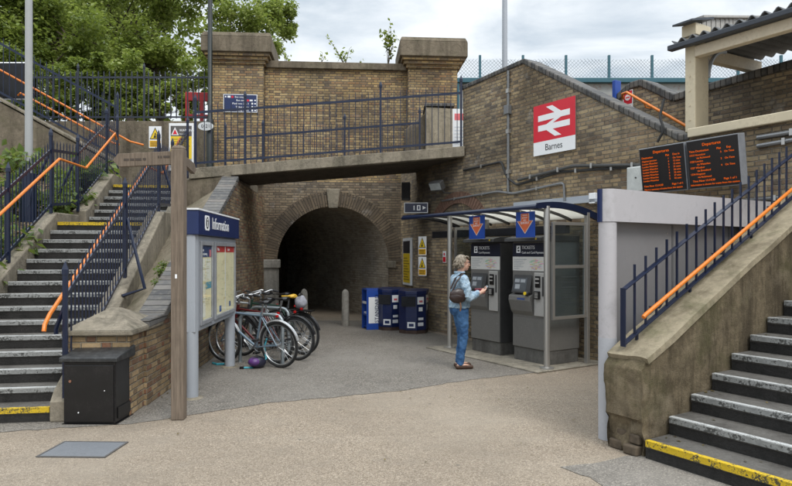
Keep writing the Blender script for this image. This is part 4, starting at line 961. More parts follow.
# ------------------------------------------------------------------ railway bridge girder and mesh fence behind
t = thing('bridge_girder', 'teal railway bridge girder with rusty faded plates behind the walls', 'bridge', at=(1.6, 19.2, 4.85))
mb = MB(); mb.box(0, 16, .1, .14, 0, 2.1); part('web', mb, RUSTY, t)
mb = MB(); mb.box(-.1, 16, -.08, .32, 2.1, 2.24); part('flange', mb, TEAL, t, bevel=.01)
mb = MB()
for i in range(9): mb.box(.25+i*1.9, .37+i*1.9, -.04, .099, 0, 2.099)
part('stiffeners', mb, TEAL, t)
t = thing('mesh_fence', 'teal posted chain link fence along the railway bridge', 'fence', at=(1.6, 19.3, 7.09))
for i in range(9):
    mb = MB(); mb.box(1.0+i*1.35, 1.07+i*1.35, 0, .07, -.02, .76); part('post', mb, TEAL, t)
mb = MB(); s = .11; hh = .63; n = int(13.5/s)
for i in range(-int(hh/s), n):
    x = i*s
    for d_ in (1, -1):
        xa, xb = (x, x+hh) if d_ > 0 else (x+hh, x)
        za, zb = 0., hh; lo, hi = 0., 13.5
        A, B = Vector((xa, .04, za)), Vector((xb, .04+.01*d_, zb))
        if min(A.x, B.x) < 0 or max(A.x, B.x) > 13.5: continue
        sag = .03*math.sin(x*4.6)
        B.z += sag; mb.tube([A, B], .0055, 3, cap=False)
part('mesh', mb, plain('fence_wire', (.20, .24, .26), .5, .3), t, uv=False)

# ------------------------------------------------------------------ lamp columns
t = thing('lamp_column', 'tall slim grey column rising behind the double arrow sign wall', 'lamp column', at=(2.93, 16.6, 5.2)); mb = MB(); mb.tube([(0, 0, 0), (0, 0, 8)], [.075, .06], 12); part('shaft', mb, GREY_M, t, smooth=True)
t = thing('lamp_column', 'pale grey lamp column with navy base on the weedy bank', 'lamp column', at=(-6.02, 10.1, 1.9)); mb = MB(); mb.tube([(0, 0, .4), (0, 0, 4.0), (0, 0, 4.2)], [.062, .055, .052], 14); part('shaft', mb, plain('lamp_pale_grey', (.34, .35, .35), .4, var=.08, dirt=.12), t, smooth=True)
mb = MB(); mb.tube([(0, 0, 0), (0, 0, 1.05)], .12, 14); part('base_sleeve', mb, NAVY, t, smooth=True)
mb = MB(); mb.tube([(0, 0, 4.2), (.1, .1, 4.26), (.5, .5, 4.32)], .03, 8); part('arm', mb, GREY_M, t)
t = thing('lamp_column', 'dark green lamp column against the left brick pillar', 'lamp column', at=(-4.34, 14.38, 3.0)); mb = MB(); mb.tube([(0, 0, 0), (0, 0, 1.75), (0, 0, 1.8), (0, 0, 6.5)], [.085, .085, .055, .05], 12); part('shaft', mb, plain('dark_green', (.009, .014, .012), .45), t, smooth=True)
t = thing('sign_panel', 'black panel with white edging high on the fence at far left', 'sign', at=(-8.52, 13.6, 5.45)); mb = MB(); mb.box(-.45, .45, 0, .05, -.42, .42); part('edging', mb, WHITE, t, bevel=.05); mb = MB(); mb.box(-.42, .42, -.01, -.001, -.39, .39); part('panel', mb, BLACK, t, bevel=.004)
# ------------------------------------------------------------------ information board
t = thing('information_board', 'tall grey framed information board with navy Information header', 'information board', at=(-2.32, 7.0, -.05), rotz=PI/2+.045)
# local x runs away from the camera, the face looks along -y (towards the path)
for x in (.0, 1.92):
    mb = MB(); mb.tube([(x, 0, 0), (x, 0, 2.12 if x == 0 else 1.0)], .072, 18); p = part('leg', mb, GREY_M, t, smooth=True)
    mb = MB(); mb.lathe([(.13, 0), (.12, .012), (.08, .018)], (x, 0, .053), 18); part('base_plate', mb, CONC, p)
mb = MB(); mb.box(-.07, 2.04, -.06, .06, .80, 1.905); part('case', mb, GREY_M, t, bevel=.012)
mb = MB(); mb.box(-.09, 2.08, -.10, .10, 1.907, 2.185); hd = part('header', mb, NAVY_S, t, bevel=.008)
mb = MB(); mb.box(-.10, 2.09, -.105, .105, 2.186, 2.205); part('header_capping', mb, WHITE, t)
bd = Board(hd, (0, -.101, 1.907), (1, 0, 0))
bd.poly('symbol_plate', [(.20, .06), (.36, .06), (.38, .08), (.38, .215), (.36, .235), (.20, .235), (.18, .215), (.18, .08)], WHITE_T)
bd.polys('symbol_ring', [[(.28+.06*math.cos(2*PI*i/20), .148+.07*math.sin(2*PI*i/20)) for i in range(20)]], BLACK_T, .004); bd.polys('symbol_letter', [[(.265, .10), (.295, .10), (.295, .165), (.265, .165)], [(.265, .175), (.295, .175), (.295, .20), (.265, .20)]], WHITE_T, .006)
bd.text([('Information', .50, .085, .205, 'LEFT', .93)], WHITE_T, .003)
for x0, x1 in ((.10, .66), (.76, 1.94)):
    mb = MB()
    for a in ((x0, x0+.05, .86, 1.84), (x1-.05, x1, .86, 1.84), (x0+.051, x1-.051, .86, .91), (x0+.051, x1-.051, 1.79, 1.84)): mb.box(a[0], a[1], -.085, -.061, a[2], a[3])
    d_ = part('door', mb, plain('door_grey', (.30, .31, .33), .4, .2), t, bevel=.004)
    bd = Board(d_, (x0+.051, -.062, .911), (1, 0, 0)); W = x1-x0-.102
    paper = plain('yellowed_paper', (.84, .76, .50), .6, var=.06, scale=9, dirt=0)
    bd.rect('sheet', 0, 0, W, .878, paper, .002)
    rr = random.Random(int(x0*100)); faint = plain('faint_print', (.66, .56, .33), .6, var=.1, dirt=0); faint2 = plain('faint_green_print', (.60, .62, .42), .6, var=.1, dirt=0)
    if x0 < .5:
        bd.rect('heading', 0, .74, W, .878, plain('sheet_navy', (.03, .06, .17), .5), .004); bd.rect('pink_tab', W*.80, .745, W*.96, .83, plain('pink_tab', (.70, .22, .24), .5), .006); bd.rect('blue_patch', W*.42, .36, W*.98, .44, plain('sheet_blue', (.10, .34, .46), .5), .004)
        bd.rects('white_patch', [(.02, .46, W*.38, .72), (W*.45, .46, W*.95, .72), (.02, .03, W*.4, .42)], plain('pale_paper', (.82, .80, .70), .6, var=.04, dirt=0), .003)
        bd.text([('Plan', .02, .81, .05), ('your journey', .02, .765, .045)], WHITE_T, .006)
    else:
        bd.rects('heading', [(0, .80, W*.48, .878), (W*.53, .80, W, .878)], plain('sheet_red', (.62, .05, .05), .5), .004); bd.text([('Maps', .1, .82, .055), ('Buses', W*.62, .82, .055)], WHITE_T, .006)
        bd.rect('sheet_margin', W*.49, .02, W*.52, .878, WHITE, .004)
        bd.rects('blue_logo', [(W*.20, .02, W*.30, .10), (W*.72, .05, W*.80, .12)], plain('sheet_logo_blue', (.05, .12, .34), .5), .004)
    bars = []
    for k in range(70):
        a, b = rr.uniform(.02, W-.12), rr.uniform(.14, .70); l = rr.uniform(.02, .12)
        bars.append((a, b, a+l, b+.006) if rr.random() < .6 else (a, b, a+.006, b+l*.7))
    bd.rects('map_print', bars[:40], faint, .0045, t=.001); bd.rects('map_print', bars[40:], faint2, .0049, t=.001)
    mb = MB(); mb.box(x0+.045, x1-.045, -.077, -.074, .905, 1.795); part('glass', mb, GLASS_C, d_)

# ------------------------------------------------------------------ timber fingerpost
t = thing('fingerpost', 'weathered oak fingerpost with a long finger pointing left over the stairs', 'signpost', at=(-2.16, 6.13, 0), rotz=.05)
mb = MB(); mb.box(-.062, .062, -.062, .062, 0, 2.68); mb.hexa([(-.062, -.062, 2.6801), (.062, -.062, 2.6801), (.062, .062, 2.6801), (-.062, .062, 2.6801), (-.045, -.045, 2.715), (.045, -.045, 2.715), (.045, .045, 2.715), (-.045, .045, 2.715)]); part('post', mb, WOOD, t, bevel=.01)
mb = MB(); mb.prism([(-.063, 2.545), (-.58, 2.515), (-.64, 2.58), (-.59, 2.645), (-.063, 2.675)], lambda u, v, k: (u, k, v-.015), -.02, .025); f_ = part('finger', mb, WOOD, t, bevel=.004)
mb = MB()
for x, z, w in ((-.53, 2.56, .05), (-.47, 2.562, .04), (-.42, 2.564, .06), (-.345, 2.567, .03)): mb.box(x, x+w, -.0225, -.0195, z, z+.022)
for x, z, w in ((-.20, 2.59, .015), (-.175, 2.59, .015), (-.145, 2.592, .06)): mb.box(x, x+w, -.0225, -.0195, z, z+.022)
part('carved_line', mb, plain('carved_dark', (.07, .055, .045), .9), f_)
mb = MB(); mb.prism([(.063, 2.60), (.42, 2.55), (.48, 2.60), (.42, 2.66), (.063, 2.69)], lambda u, v, k: (k+.02, u, v-.06), -.022, .022); part('finger', mb, WOOD, t, bevel=.004)
mb = MB(); mb.box(-.02, .0, -.0645, -.0622, 1.40, 1.44); part('tag', mb, WHITE, t)

# ------------------------------------------------------------------ black cabinet
t = thing('grit_cabinet', 'scuffed black metal street cabinet with overhanging sloped lid', 'cabinet', at=(-2.925, 5.92, 0), rotz=.0)
mb = MB(); mb.box(-.27, .23, 0, .36, .012, .60); part('body', mb, BLACK, t, bevel=.008)
mb = MB(); mb.box(-.255, .215, -.012, -.001, .03, .575); d_ = part('door', mb, BLACK, t, bevel=.006)
mb = MB(); mb.lathe([(.013, 0), (.013, .006)], (-.20, -.019, .42), 10, 'y'); part('lock', mb, plain('rusty_lock', (.22, .10, .06), .7), d_)
mb = MB(); mb.lathe([(.007, 0), (.007, .004)], (-.12, -.017, .12), 8, 'y'); mb.lathe([(.005, 0), (.005, .004)], (.13, -.017, .33), 8, 'y'); part('rivet', mb, WHITE, d_)
mb = MB(); mb.box(.231, .239, .04, .32, .05, .16); part('vent', mb, BLACK, t, bevel=.003)
mb = MB(); mb.hexa([(-.30, -.035, .602), (.26, -.035, .602), (.26, .39, .602), (-.30, .39, .602), (-.30, -.035, .65), (.26, -.035, .65), (.26, .39, .715), (-.30, .39, .715)]); part('lid', mb, plain('lid_black', (.02, .021, .022), .5, var=.4, scale=15, dirt=.6, dirtcol=(.10, .10, .095)), t, bevel=.012)
mb = MB(); mb.box(-.285, .245, -.005, .37, .003, .011); part('base_rim', mb, BLACK, t)

# ------------------------------------------------------------------ bollards
for x, lab in ((-2.11, 'left'), (-1.15, 'right')):
    t = thing('bollard', 'grey concrete bollard in the tunnel mouth ' + ('behind the parked bicycles' if x < -2 else 'standing clear on the tarmac'), 'bollard', at=(x, 14.15 if x < -2 else 14.0, .004), group='bollards in the tunnel mouth')
    mb = MB(); mb.lathe([(.088, 0), (.085, .5), (.082, .70), (.07, .77), (.04, .81), (.005, .825)], (0, 0, 0), 18); part('post', mb, CONC_P, t, smooth=True)

# ------------------------------------------------------------------ blue bins and newspaper rack
def bin_(x, y, rz, label, w=.50):
    t = thing('litter_bin', label, 'bin', at=(x, y, .004), rotz=rz, group='blue bins against the corner')
    q = [(-w/2, .25), (-w/2, -.14), (-w*.2, -.28), (w*.2, -.28), (w/2, -.14), (w/2, .25)]
    mb = MB(); mb.prism([(a*.98, b*.98) for a, b in q], lambda u, v, k: (u, v, k), 0, .07); part('base', mb, plain('rusty_base', (.06, .035, .025), .8, var=.4), t)
    mb = MB(); mb.prism(q, lambda u, v, k: (u, v, k), .071, .80); part('body', mb, BLUE_B, t, bevel=.012)
    mb = MB(); mb.prism([(a*1.05, b*1.05+.004) for a, b in q], lambda u, v, k: (u, v, k+(.05*(v+.1))), .802, .88); part('hood', mb, BLUE_B, t, bevel=.012)
    mb = MB(); mb.box(-w*.36, w*.16, -.30, -.10, .56, .76); part('opening', mb, plain('bin_mouth', (.006, .007, .010), .8), t)
    bd = Board(t, (w/2+.001, .05, 0), (0, 1, 0)); bd.rects('sticker', [(-.16, .62, .17, .78), (-.06, .46, .06, .58)], WHITE); bd.rects('sticker_mark', [(-.10, .68, .05, .72), (.08, .64, .13, .7)], plain('sticker_red', (.6, .12, .14), .5), .004)
    bd = Board(t, (0, -.281, 0), (1, 0, 0)); bd.rects('sticker', [(-.08, .12, .08, .24)], WHITE); bd.rects('sticker_mark', [(-.05, .15, .05, .21)], NAVY_S, .004)
    bd = Board(t, (w*.35, -.212, 0), (.3*w, .14, 0)); bd.rects('sticker', [(-.08, .16, .05, .23), (-.07, .28, .05, .33), (-.09, .60, .06, .75), (-.06, .46, .03, .54)], WHITE); bd.rects('sticker_mark', [(-.05, .64, .03, .68)], plain('sticker_red', (.6, .12, .14), .5), .004)
bin_(-.12, 13.35, -.25, 'blue litter bin between the newspaper rack and the stickered bin'); bin_(.36, 12.80, -.18, 'blue litter bin with white stickers and rusty foot, nearest the shelter', .56)
t = thing('newspaper_rack', 'bright blue newspaper rack with white STANDARD side panel by the tunnel', 'newspaper rack', at=(-.50, 13.42, .004), rotz=-1.25)
mb = MB(); mb.box(-.20, -.17, -.2, .2, 0, .84); mb.box(.17, .20, -.2, .2, 0, .84); mb.box(-.169, .169, .17, .2, 0, .84); mb.box(-.20, .20, -.20, .20, .842, .875); mb.box(-.169, .169, -.19, .169, .30, .33); mb.box(-.169, .169, -.16, .169, .03, .06); part('case', mb, BLUE_R, t, bevel=.004)
mb = MB(); mb.box(-.16, .16, -.16, .14, .331, .37); part('papers', mb, WHITE, t)
mb = MB(); mb.box(-.168, .168, -.195, -.18, .55, .60); part('strap', mb, WHITE, t)
bd = Board(t, (.201, 0, .04), (0, 1, 0)); bd.rect('side_panel', -.155, .10, .155, .66, WHITE)
b2 = Board(t, (.2035, 0, .04), (0, 0, 1), (0, -1, 0)); b2.text([('STANDARD', .11, -.06, .115)], NAVY_S, .002)

# ------------------------------------------------------------------ bicycles and stands
def stand(x, y, rz, label):
    t = thing('bicycle_stand', label, 'bicycle stand', at=(x, y, .004), rotz=rz, group='steel hoops for bicycles')
    mb = MB(); pts = [(-.40, 0, 0), (-.40, 0, .62)]+[(-.28-.12*math.cos(a), 0, .62+.12*math.sin(a)) for a in (PI*.17, PI*.33, PI*.5)]+[(.28+.12*math.sin(a), 0, .62+.12*math.cos(a)) for a in (0, PI*.17, PI*.33, PI*.5)]+[(.40, 0, 0)]
    mb.tube(pts, .026, 10); part('hoop', mb, plain('worn_galvanised', (.30, .34, .36), .4, .5), t, smooth=True)
    mb = MB(); mb.lathe([(.06, 0), (.06, .01)], (-.4, 0, 0), 12); mb.lathe([(.06, 0), (.06, .01)], (.4, 0, 0), 12); part('foot_plate', mb, STEEL, t)
def bicycle(x, y, rz, lean, label, fcol, guard, basket=None, drop=False, step=False, saddlecol=None):
    t = thing('bicycle', label, 'bicycle', at=(x, y, .004), group='bicycles chained to the hoops')
    t.rotation_euler = (Matrix.Rotation(rz, 3, 'Z') @ Matrix.Rotation(lean, 3, 'X')).to_euler()
    R = .335; FM = plain('bicycle_paint_' + fcol[0], fcol[1], .3, .1, var=.08, dirt=.1)
    rw, fw = Vector((0, 0, R)), Vector((1.04, 0, R)); bb = Vector((.42, 0, .28)); st = Vector((.27, 0, .80)); hd0, hd1 = Vector((.90, 0, .60)), Vector((.86, 0, .80))
    for c in (rw, fw):
        mb = MB(); mb.cyl(c+Vector((0, -.05, 0)), c+Vector((0, .05, 0)), .018, 10); w = part('wheel', mb, CHROME, t, smooth=True)
        mb = MB(); mb.torus(c, R-.018, .019, 44, 8); part('tyre', mb, RUBBER, w, smooth=True)
        mb = MB(); mb.torus(c, R-.045, .012, 44, 6); part('rim', mb, CHROME, w, smooth=True)
        mb = MB()
        for k in range(20):
            a = 2*PI*k/20; mb.tube([c+Vector((.016*math.cos(a+.8), .03*(-1)**k, .016*math.sin(a+.8))), c+Vector(((R-.05)*math.cos(a), 0, (R-.05)*math.sin(a)))], .0022, 3, cap=False)
        part('spokes', mb, CHROME, w)
        mb = MB()
        lo, hi = (.25, 2.9) if c is rw else (.7, 2.7)
        if guard:
            for s in (-.015, 0, .015): mb.torus(c+Vector((0, s, 0)), R+.022-abs(s)*.4, .010, 24, 6, 'y', lo, hi)
            part('mudguard', mb, guard, t, smooth=True)
    mb = MB()
    if step: mb.tube([hd0+Vector((0, 0, .02)), Vector((.66, 0, .36)), bb], .019, 10); mb.tube([hd1-Vector((0, 0, .05)), Vector((.60, 0, .46)), st-Vector((-.08, 0, .36))], .017, 10)
    else: mb.tube([hd0, bb], .019, 10); mb.tube([hd1-Vector((0, 0, .03)), st-Vector((0, 0, .06))], .018, 10)
    mb.tube([bb, st], .018, 10); mb.tube([hd0-Vector((-.02, 0, .05)), hd1+Vector((-.01, 0, .04))], .022, 10)
    for s in (-1, 1): mb.tube([rw+Vector((0, s*.055, 0)), bb+Vector((-.03, s*.03, 0))], .010, 8); mb.tube([rw+Vector((0, s*.055, 0)), st+Vector((.0, s*.015, -.08))], .009, 8)
    part('frame', mb, FM, t, smooth=True)
    mb = MB()
    for s in (-1, 1): mb.tube([hd0+Vector((.015, s*.03, -.06)), hd0+Vector((.06, s*.05, -.15)), fw+Vector((0, s*.055, 0))], .012, 8)
    mb.tube([hd0+Vector((.015, -.04, -.06)), hd0+Vector((.015, .04, -.06))], .018, 8); part('fork', mb, FM, t, smooth=True)
    mb = MB(); h = hd1+Vector((-.02, 0, .12)); mb.tube([hd1, h], .014, 8); mb.tube([h, h+Vector((.06, 0, .02))], .014, 8); hh = h+Vector((.06, 0, .02))
    if drop:
        for s in (-1, 1): mb.tube([hh, hh+Vector((0, s*.20, 0)), hh+Vector((.10, s*.21, -.01)), hh+Vector((.12, s*.21, -.08)), hh+Vector((.04, s*.21, -.13))], .013, 8)
    else: mb.tube([hh+Vector((-.20, -.29, .03)), hh+Vector((-.07, -.25, .06)), hh+Vector((0, -.08, .02)), hh, hh+Vector((0, .08, .02)), hh+Vector((-.07, .25, .06)), hh+Vector((-.20, .29, .03))], .012, 8)
    hb = part('handlebar', mb, CHROME, t, smooth=True)
    mb = MB()
    for s in (-1, 1):
        if drop: mb.tube([hh+Vector((.12, s*.21, -.08)), hh+Vector((.04, s*.21, -.13))], .018, 8)
        else: mb.tube([hh+Vector((-.20, s*.29, .03)), hh+Vector((-.10, s*.262, .052))], .018, 8); mb.tube([hh+Vector((-.08, s*.25, .05)), hh+Vector((-.02, s*.27, .0)), hh+Vector((-.1, s*.29, -.02))], .007, 6)
    part('grip', mb, RUBBER, hb)
    mb = MB(); mb.tube([st-Vector((0, 0, .05)), st+Vector((-.03, 0, .12))], .013, 8); part('seat_post', mb, CHROME, t)
    mb = MB(); sp = st+Vector((-.03, 0, .14)); mb.tube([sp+Vector((-.13, 0, .02)), sp+Vector((-.09, 0, .02)), sp+Vector((.03, 0, .0)), sp+Vector((.15, 0, .005))], [.05, .085, .04, .018], 12)
    for v in mb.b.verts: v.co.z = sp.z+(v.co.z-sp.z)*.42+.0
    part('saddle', mb, saddlecol or BLACK, t, smooth=True)
    mb = MB(); mb.torus(bb+Vector((0, -.045, 0)), .085, .008, 24, 6); mb.cyl(bb+Vector((0, -.07, 0)), bb+Vector((0, .07, 0)), .016, 8)
    for s, a in ((-1, -.9), (1, PI-.9)): mb.tube([bb+Vector((0, s*.065, 0)), bb+Vector((.165*math.cos(a), s*.075, .165*math.sin(a)))], .010, 6)
    ck = part('crankset', mb, CHROME, t, smooth=True)
    for s, a in ((-1, -.9), (1, PI-.9)):
        p = bb+Vector((.165*math.cos(a), s*.12, .165*math.sin(a))); m = MB(); m.box(p.x-.04, p.x+.04, p.y-.04, p.y+.04, p.z-.012, p.z+.012); part('pedal', m, RUBBER, ck)
    mb = MB(); mb.tube([bb+Vector((0, -.047, .085)), rw+Vector((0, -.047, .04))], .006, 5); mb.tube([bb+Vector((0, -.047, -.085)), rw+Vector((0, -.047, -.04))], .006, 5); part('chain', mb, plain('chain_steel', (.10, .09, .08), .5, .5), t)
    mb = MB(); mb.box(-.012, .012, -.02, .02, R+.40, R+.43); part('rear_light', mb, plain('lens_red', (.45, .01, .01), .3), t)
    if basket:
        mb = MB(); mb.box(-.22, .16, -.06, .06, .715, .73); 
        for s in (-1, 1): mb.tube([(-.15, s*.06, .715), (0, s*.06, R)], .006, 6); mb.tube([(.12, s*.05, .72), (.24, s*.02, .70)], .006, 6)
        part('rear_rack', mb, BLACK, t)
    return t
G_W = plain('mudguard_silver', (.55, .56, .57), .3, .5); G_B = plain('mudguard_black', (.02, .02, .022), .4)
az = math.atan2(.46, -.89)
bicycle(-1.66, 8.84, az, -.10, 'grey blue bicycle with silver mudguards, nearest the information board', ('slate', (.16, .22, .28)), G_W)
bicycle(-1.52, 9.46, az+.05, -.08, 'dark bicycle in the middle of the row, partly hidden', ('black', (.03, .03, .035)), G_B, step=True)
bicycle(-1.50, 9.98, az-.03, -.07, 'black bicycle with a rear rack carrying a pale bag', ('charcoal', (.035, .04, .045)), G_B, basket=True, saddlecol=plain('saddle_yellow', (.60, .36, .03), .5))
bicycle(-2.05, 10.75, az+.1, -.06, 'silver drop bar bicycle at the back of the row', ('silver', (.42, .45, .47)), None, drop=True)
bicycle(-1.72, 10.42, az+.12, .04, 'dark green bicycle squeezed between the black and silver bicycles', ('green', (.02, .05, .035)), G_B)
bicycle(-1.78, 9.16, az-.10, .05, 'dark red bicycle leaning on the hoop behind the grey blue bicycle', ('red', (.10, .012, .012)), None, step=False)
stand(-2.0, 9.12, az, 'steel hoop stand behind the board leg holding the grey blue bicycle'); stand(-2.1, 10.2, az, 'steel hoop stand between the two rearmost bicycles')
# bag on the rack, helmet and lock
t = thing('shopping_bag', 'crumpled pale grey bag on the rear rack of the black bicycle', 'bag', at=(-1.55, 10.0, .745), rotz=az)
mb = MB(); mb.ball((0, 0, .10), (.11, .08, .11), 20, 14)
for v in mb.b.verts:
    n = noise.noise(v.co*9); v.co *= 1+.22*n
    if v.co.z < .0: v.co.z = .0
part('sack', mb, plain('bag_cloth', (.24, .24, .27), .8, var=.35, scale=22, dirt=.3), t, smooth=True)
mb = MB(); mb.torus((0, 0, .20), .05, .008, 18, 6, 'x', 0, PI); part('handle', mb, BLACK, t)
t = thing('cycle_helmet', 'dark cycle helmet with purple side lying at the foot of the hoop', 'helmet', at=(-1.98, 8.83, .004), rotz=.6); t.scale = (.8, .8, .8)
mb = MB(); mb.ball((0, 0, .10), (.15, .11, .11), 20, 14)
for v in mb.b.verts: v.co.z = max(v.co.z, .015)
part('shell', mb, plain('helmet_dark', (.02, .02, .04), .35), t, smooth=True)
mb = MB(); mb.ball((-.06, .0, .115), (.12, .117, .085), 20, 12); part('side_panel', mb, plain('helmet_purple', (.10, .035, .17), .4), t, smooth=True)
mb = MB()
for y in (-.05, 0, .05): mb.tube([(-.12, y, .18), (0, y, .218), (.12, y, .17)], .009, 6)
part('vents', mb, RUBBER, t)
t = thing('cable_lock', 'teal cable lock hanging from the hoop to the ground', 'lock', at=(-2.05, 8.8, .004)); mb = MB(); mb.tube([(-.14, -.05, .015), (0, 0, .012), (.10, .05, .03), (.17, .12, .12), (.13, .18, .28), (.16, .22, .40)], .014, 8); part('cable', mb, plain('teal_lock', (.03, .34, .42), .4), t, smooth=True)
mb = MB(); mb.box(-.17, -.11, -.07, -.03, 0, .035); part('barrel', mb, BLACK, t, bevel=.005)
t = thing('cloth_strap', 'teal strap lying on the ground beside the brick wall', 'strap', at=(-2.58, 9.05, .004)); mb = MB(); mb.tube([(-.14, .1, .012), (-.05, .0, .012), (.05, .03, .012), (.18, -.05, .012)], .018, 6); part('strap', mb, plain('teal_lock', (.03, .34, .42), .4), t)
# ------------------------------------------------------------------ trees and plants
LEAF_D = leafmat('leaf_dark', (.085, .13, .024), (.19, .255, .05), (.36, .42, .12))
LEAF_M = leafmat('leaf_mid', (.125, .185, .034), (.27, .34, .072), (.46, .51, .18))
LEAF_L = leafmat('leaf_light', (.13, .19, .035), (.27, .34, .075), (.45, .50, .18))
LEAF_Y = leafmat('leaf_sapling', (.05, .09, .015), (.11, .16, .03), (.26, .25, .04))
def leaf_bm(bm, p, size, rnd, droop=.3):
    d = Vector((rnd.gauss(0, 1), rnd.gauss(0, 1), rnd.gauss(-droop, .6))).normalized(); s = d.cross(Vector((rnd.gauss(0, .5), rnd.gauss(0, .5), 1))).normalized()
    n = s.cross(d); L = size*rnd.uniform(.7, 1.25); w = L*.34
    a = bm.verts.new(p); b = bm.verts.new(p+d*L*.45+s*w+n*L*.08); c = bm.verts.new(p+d*L); e = bm.verts.new(p+d*L*.45-s*w+n*L*.08)
    bm.faces.new((a, b, c)); bm.faces.new((a, c, e))
def tree(label, base, lobes, n, size, mat, seed, name='tree', group=None, trunk=.16, sub=10):
    rnd = random.Random(seed); t = thing(name, label, 'tree' if name == 'tree' else name, at=base, group=group); o = Vector(base)
    mb = MB(); top = max(l[0][2] for l in lobes)-o.z; cx = sum(l[0][0] for l in lobes)/len(lobes)-o.x; cy = sum(l[0][1] for l in lobes)/len(lobes)-o.y
    fork = Vector((cx*.3, cy*.3, top*.45)); mb.tube([(0, 0, -.3), Vector((cx*.1+.1, cy*.1, top*.22)), fork, Vector((cx, cy, top*.85))], [trunk, trunk*.85, trunk*.65, trunk*.25], 10)
    bm = bmesh.new(); subs = []
    for c, r in lobes:
        c = Vector(c)-o; mid = fork.lerp(c, .5)+Vector((rnd.uniform(-.2, .2), rnd.uniform(-.2, .2), .15)); mb.tube([fork, mid, c], [trunk*.45, trunk*.28, trunk*.1], 7)
        for k in range(sub):
            d = Vector((rnd.gauss(0, 1), rnd.gauss(0, 1), rnd.gauss(.1, 1))).normalized(); q = c+Vector((d.x*r[0], d.y*r[1], d.z*r[2]))*rnd.uniform(.45, 1.0)
            subs.append((q, min(r)*rnd.uniform(.28, .48))); mb.tube([c.lerp(q, .15), c.lerp(q, .6)+Vector((0, 0, .08)), q], [trunk*.14, trunk*.09, trunk*.03], 5)
    part('trunk', mb, BARK, t, smooth=True)
    for i in range(n):
        q, r = subs[rnd.randrange(len(subs))]; d = Vector((rnd.gauss(0, 1), rnd.gauss(0, 1), rnd.gauss(0, .75))).normalized()
        leaf_bm(bm, q+d*r*rnd.random()**.45*Vector((1, 1, 1)).length/1.732, size, rnd)
    part('crown', bm, mat, t, uv=False); return t
def at(px, py, Y): return ((px-396)/F*Y, Y, H+(253-py)/F*Y)
tree('dense dark tree at far left above the doubled orange handrails', (-10.2, 17.5, 4.5), [(at(20, 10, 17.5), (2.2, 1.6, 1.6)), (at(70, 40, 17.5), (1.5, 1.4, 1.3)), (at(-20, 50, 17.0), (1.6, 1.4, 1.6)), (at(45, 70, 17), (1.5, 1.0, .9)), (at(-5, 5, 17.2), (1.5, 1.2, 1.3)), (at(8, -10, 17.4), (1.5, 1.2, 1.2)), (at(0, 60, 16.6), (1.0, .8, 1.2))], 29000, .125, LEAF_D, 1, group='trees above the embankment', trunk=.2, sub=14)
tree('tall mid green tree behind the palisade fence', (-7.6, 20, 4.5), [(at(120, 25, 20), (2.0, 1.6, 1.7)), (at(95, -15, 20), (2.0, 1.6, 1.5)), (at(150, 70, 19.5), (1.5, 1.3, 1.3)), (at(165, -10, 20), (1.2, 1.2, 1.2))], 26000, .125, LEAF_M, 2, group='trees above the embankment', trunk=.2, sub=14)
tree('light green airy tree rising behind the left brick pillar', (-5.6, 21, 4.5), [(at(235, 25, 21), (1.6, 1.4, 1.1)), (at(262, 42, 21), (1.0, 1.0, .9)), (at(205, 75, 20), (1.1, 1.0, 1.1)), (at(225, -8, 21), (1.6, 1.2, .9)), (at(275, 18, 21.5), (.75, .8, .8))], 19000, .12, LEAF_L, 3, group='trees above the embankment', trunk=.13, sub=13)
tree('big background tree filling the gap between the front trees', (-11, 27, 4.5), [(at(60, 60, 27), (4.0, 2, 2.6)), (at(150, 55, 27), (3.0, 2, 2.2)), (at(10, 10, 27), (3.0, 2, 2.4)), (at(100, 0, 27), (2.6, 2, 2.2))], 17000, .24, LEAF_D, 4, group='trees above the embankment', trunk=.3, sub=16)
tree('low leafy bush behind the palisade fence beside the warning notices', (-6.3, 16.4, 4.5), [(at(150, 95, 16.6), (1.0, .6, .65)), (at(185, 88, 16.8), (.8, .6, .8)), (at(120, 85, 16.6), (.8, .6, .8)), (at(125, 112, 16.4), (.9, .5, .4)), (at(165, 113, 16.4), (.8, .5, .35))], 13000, .11, LEAF_M, 5, name='bush', trunk=.05)
tree('dark low bush behind the sloping parapet at left', (-8.6, 16.2, 4.5), [(at(70, 90, 16.2), (1.3, .6, .8)), (at(20, 85, 16), (1.4, .6, 1.1)), (at(100, 80, 16.2), (.8, .5, .7)), (at(70, 112, 16.2), (1.2, .5, .5))], 13000, .11, LEAF_D, 6, name='bush', trunk=.05)
def sapling(label, base, stems, size, n, seed, name='sapling', mat=LEAF_Y, group=None, wid=.012):
    rnd = random.Random(seed); t = thing(name, label, 'plant', at=base, group=group); mb = MB(); bm = bmesh.new()
    for top in stems:
        top = Vector(top); pts = [Vector((0, 0, -.05)), top*.35+Vector((rnd.uniform(-.03, .03), 0, top.z*.1)), top*.7+Vector((rnd.uniform(-.04, .04), 0, .0)), top]; mb.tube(pts, [wid, wid*.7, wid*.5, wid*.2], 5)
        for i in range(n):
            k = rnd.uniform(.22, 1.03); f = k*3; j = min(2, int(f)); p = pts[j].lerp(pts[j+1], f-j); leaf_bm(bm, p+Vector((rnd.gauss(0, size*.5), rnd.gauss(0, size*.5), rnd.gauss(0, size*.3))), size, rnd, .5)
    part('stem', mb, BARK, t); part('leaves', bm, mat, t, uv=False); return t
def par(px, dz=6.33): q = PT.p((px-207)/61.-1.5+.15, .25, dz); return (q.x, q.y, q.z)
def on_par(px): Y = 15.3; return ((px-396)/F*Y, 15.33, 6.33)
sapling('sapling with leaning sprays of leaves growing on the parapet top', on_par(345), [(-.48, 0, .72), (-.25, .05, .45), (.12, 0, .42), (-.02, 0, .3)], .10, 14, 1, mat=LEAF_M)
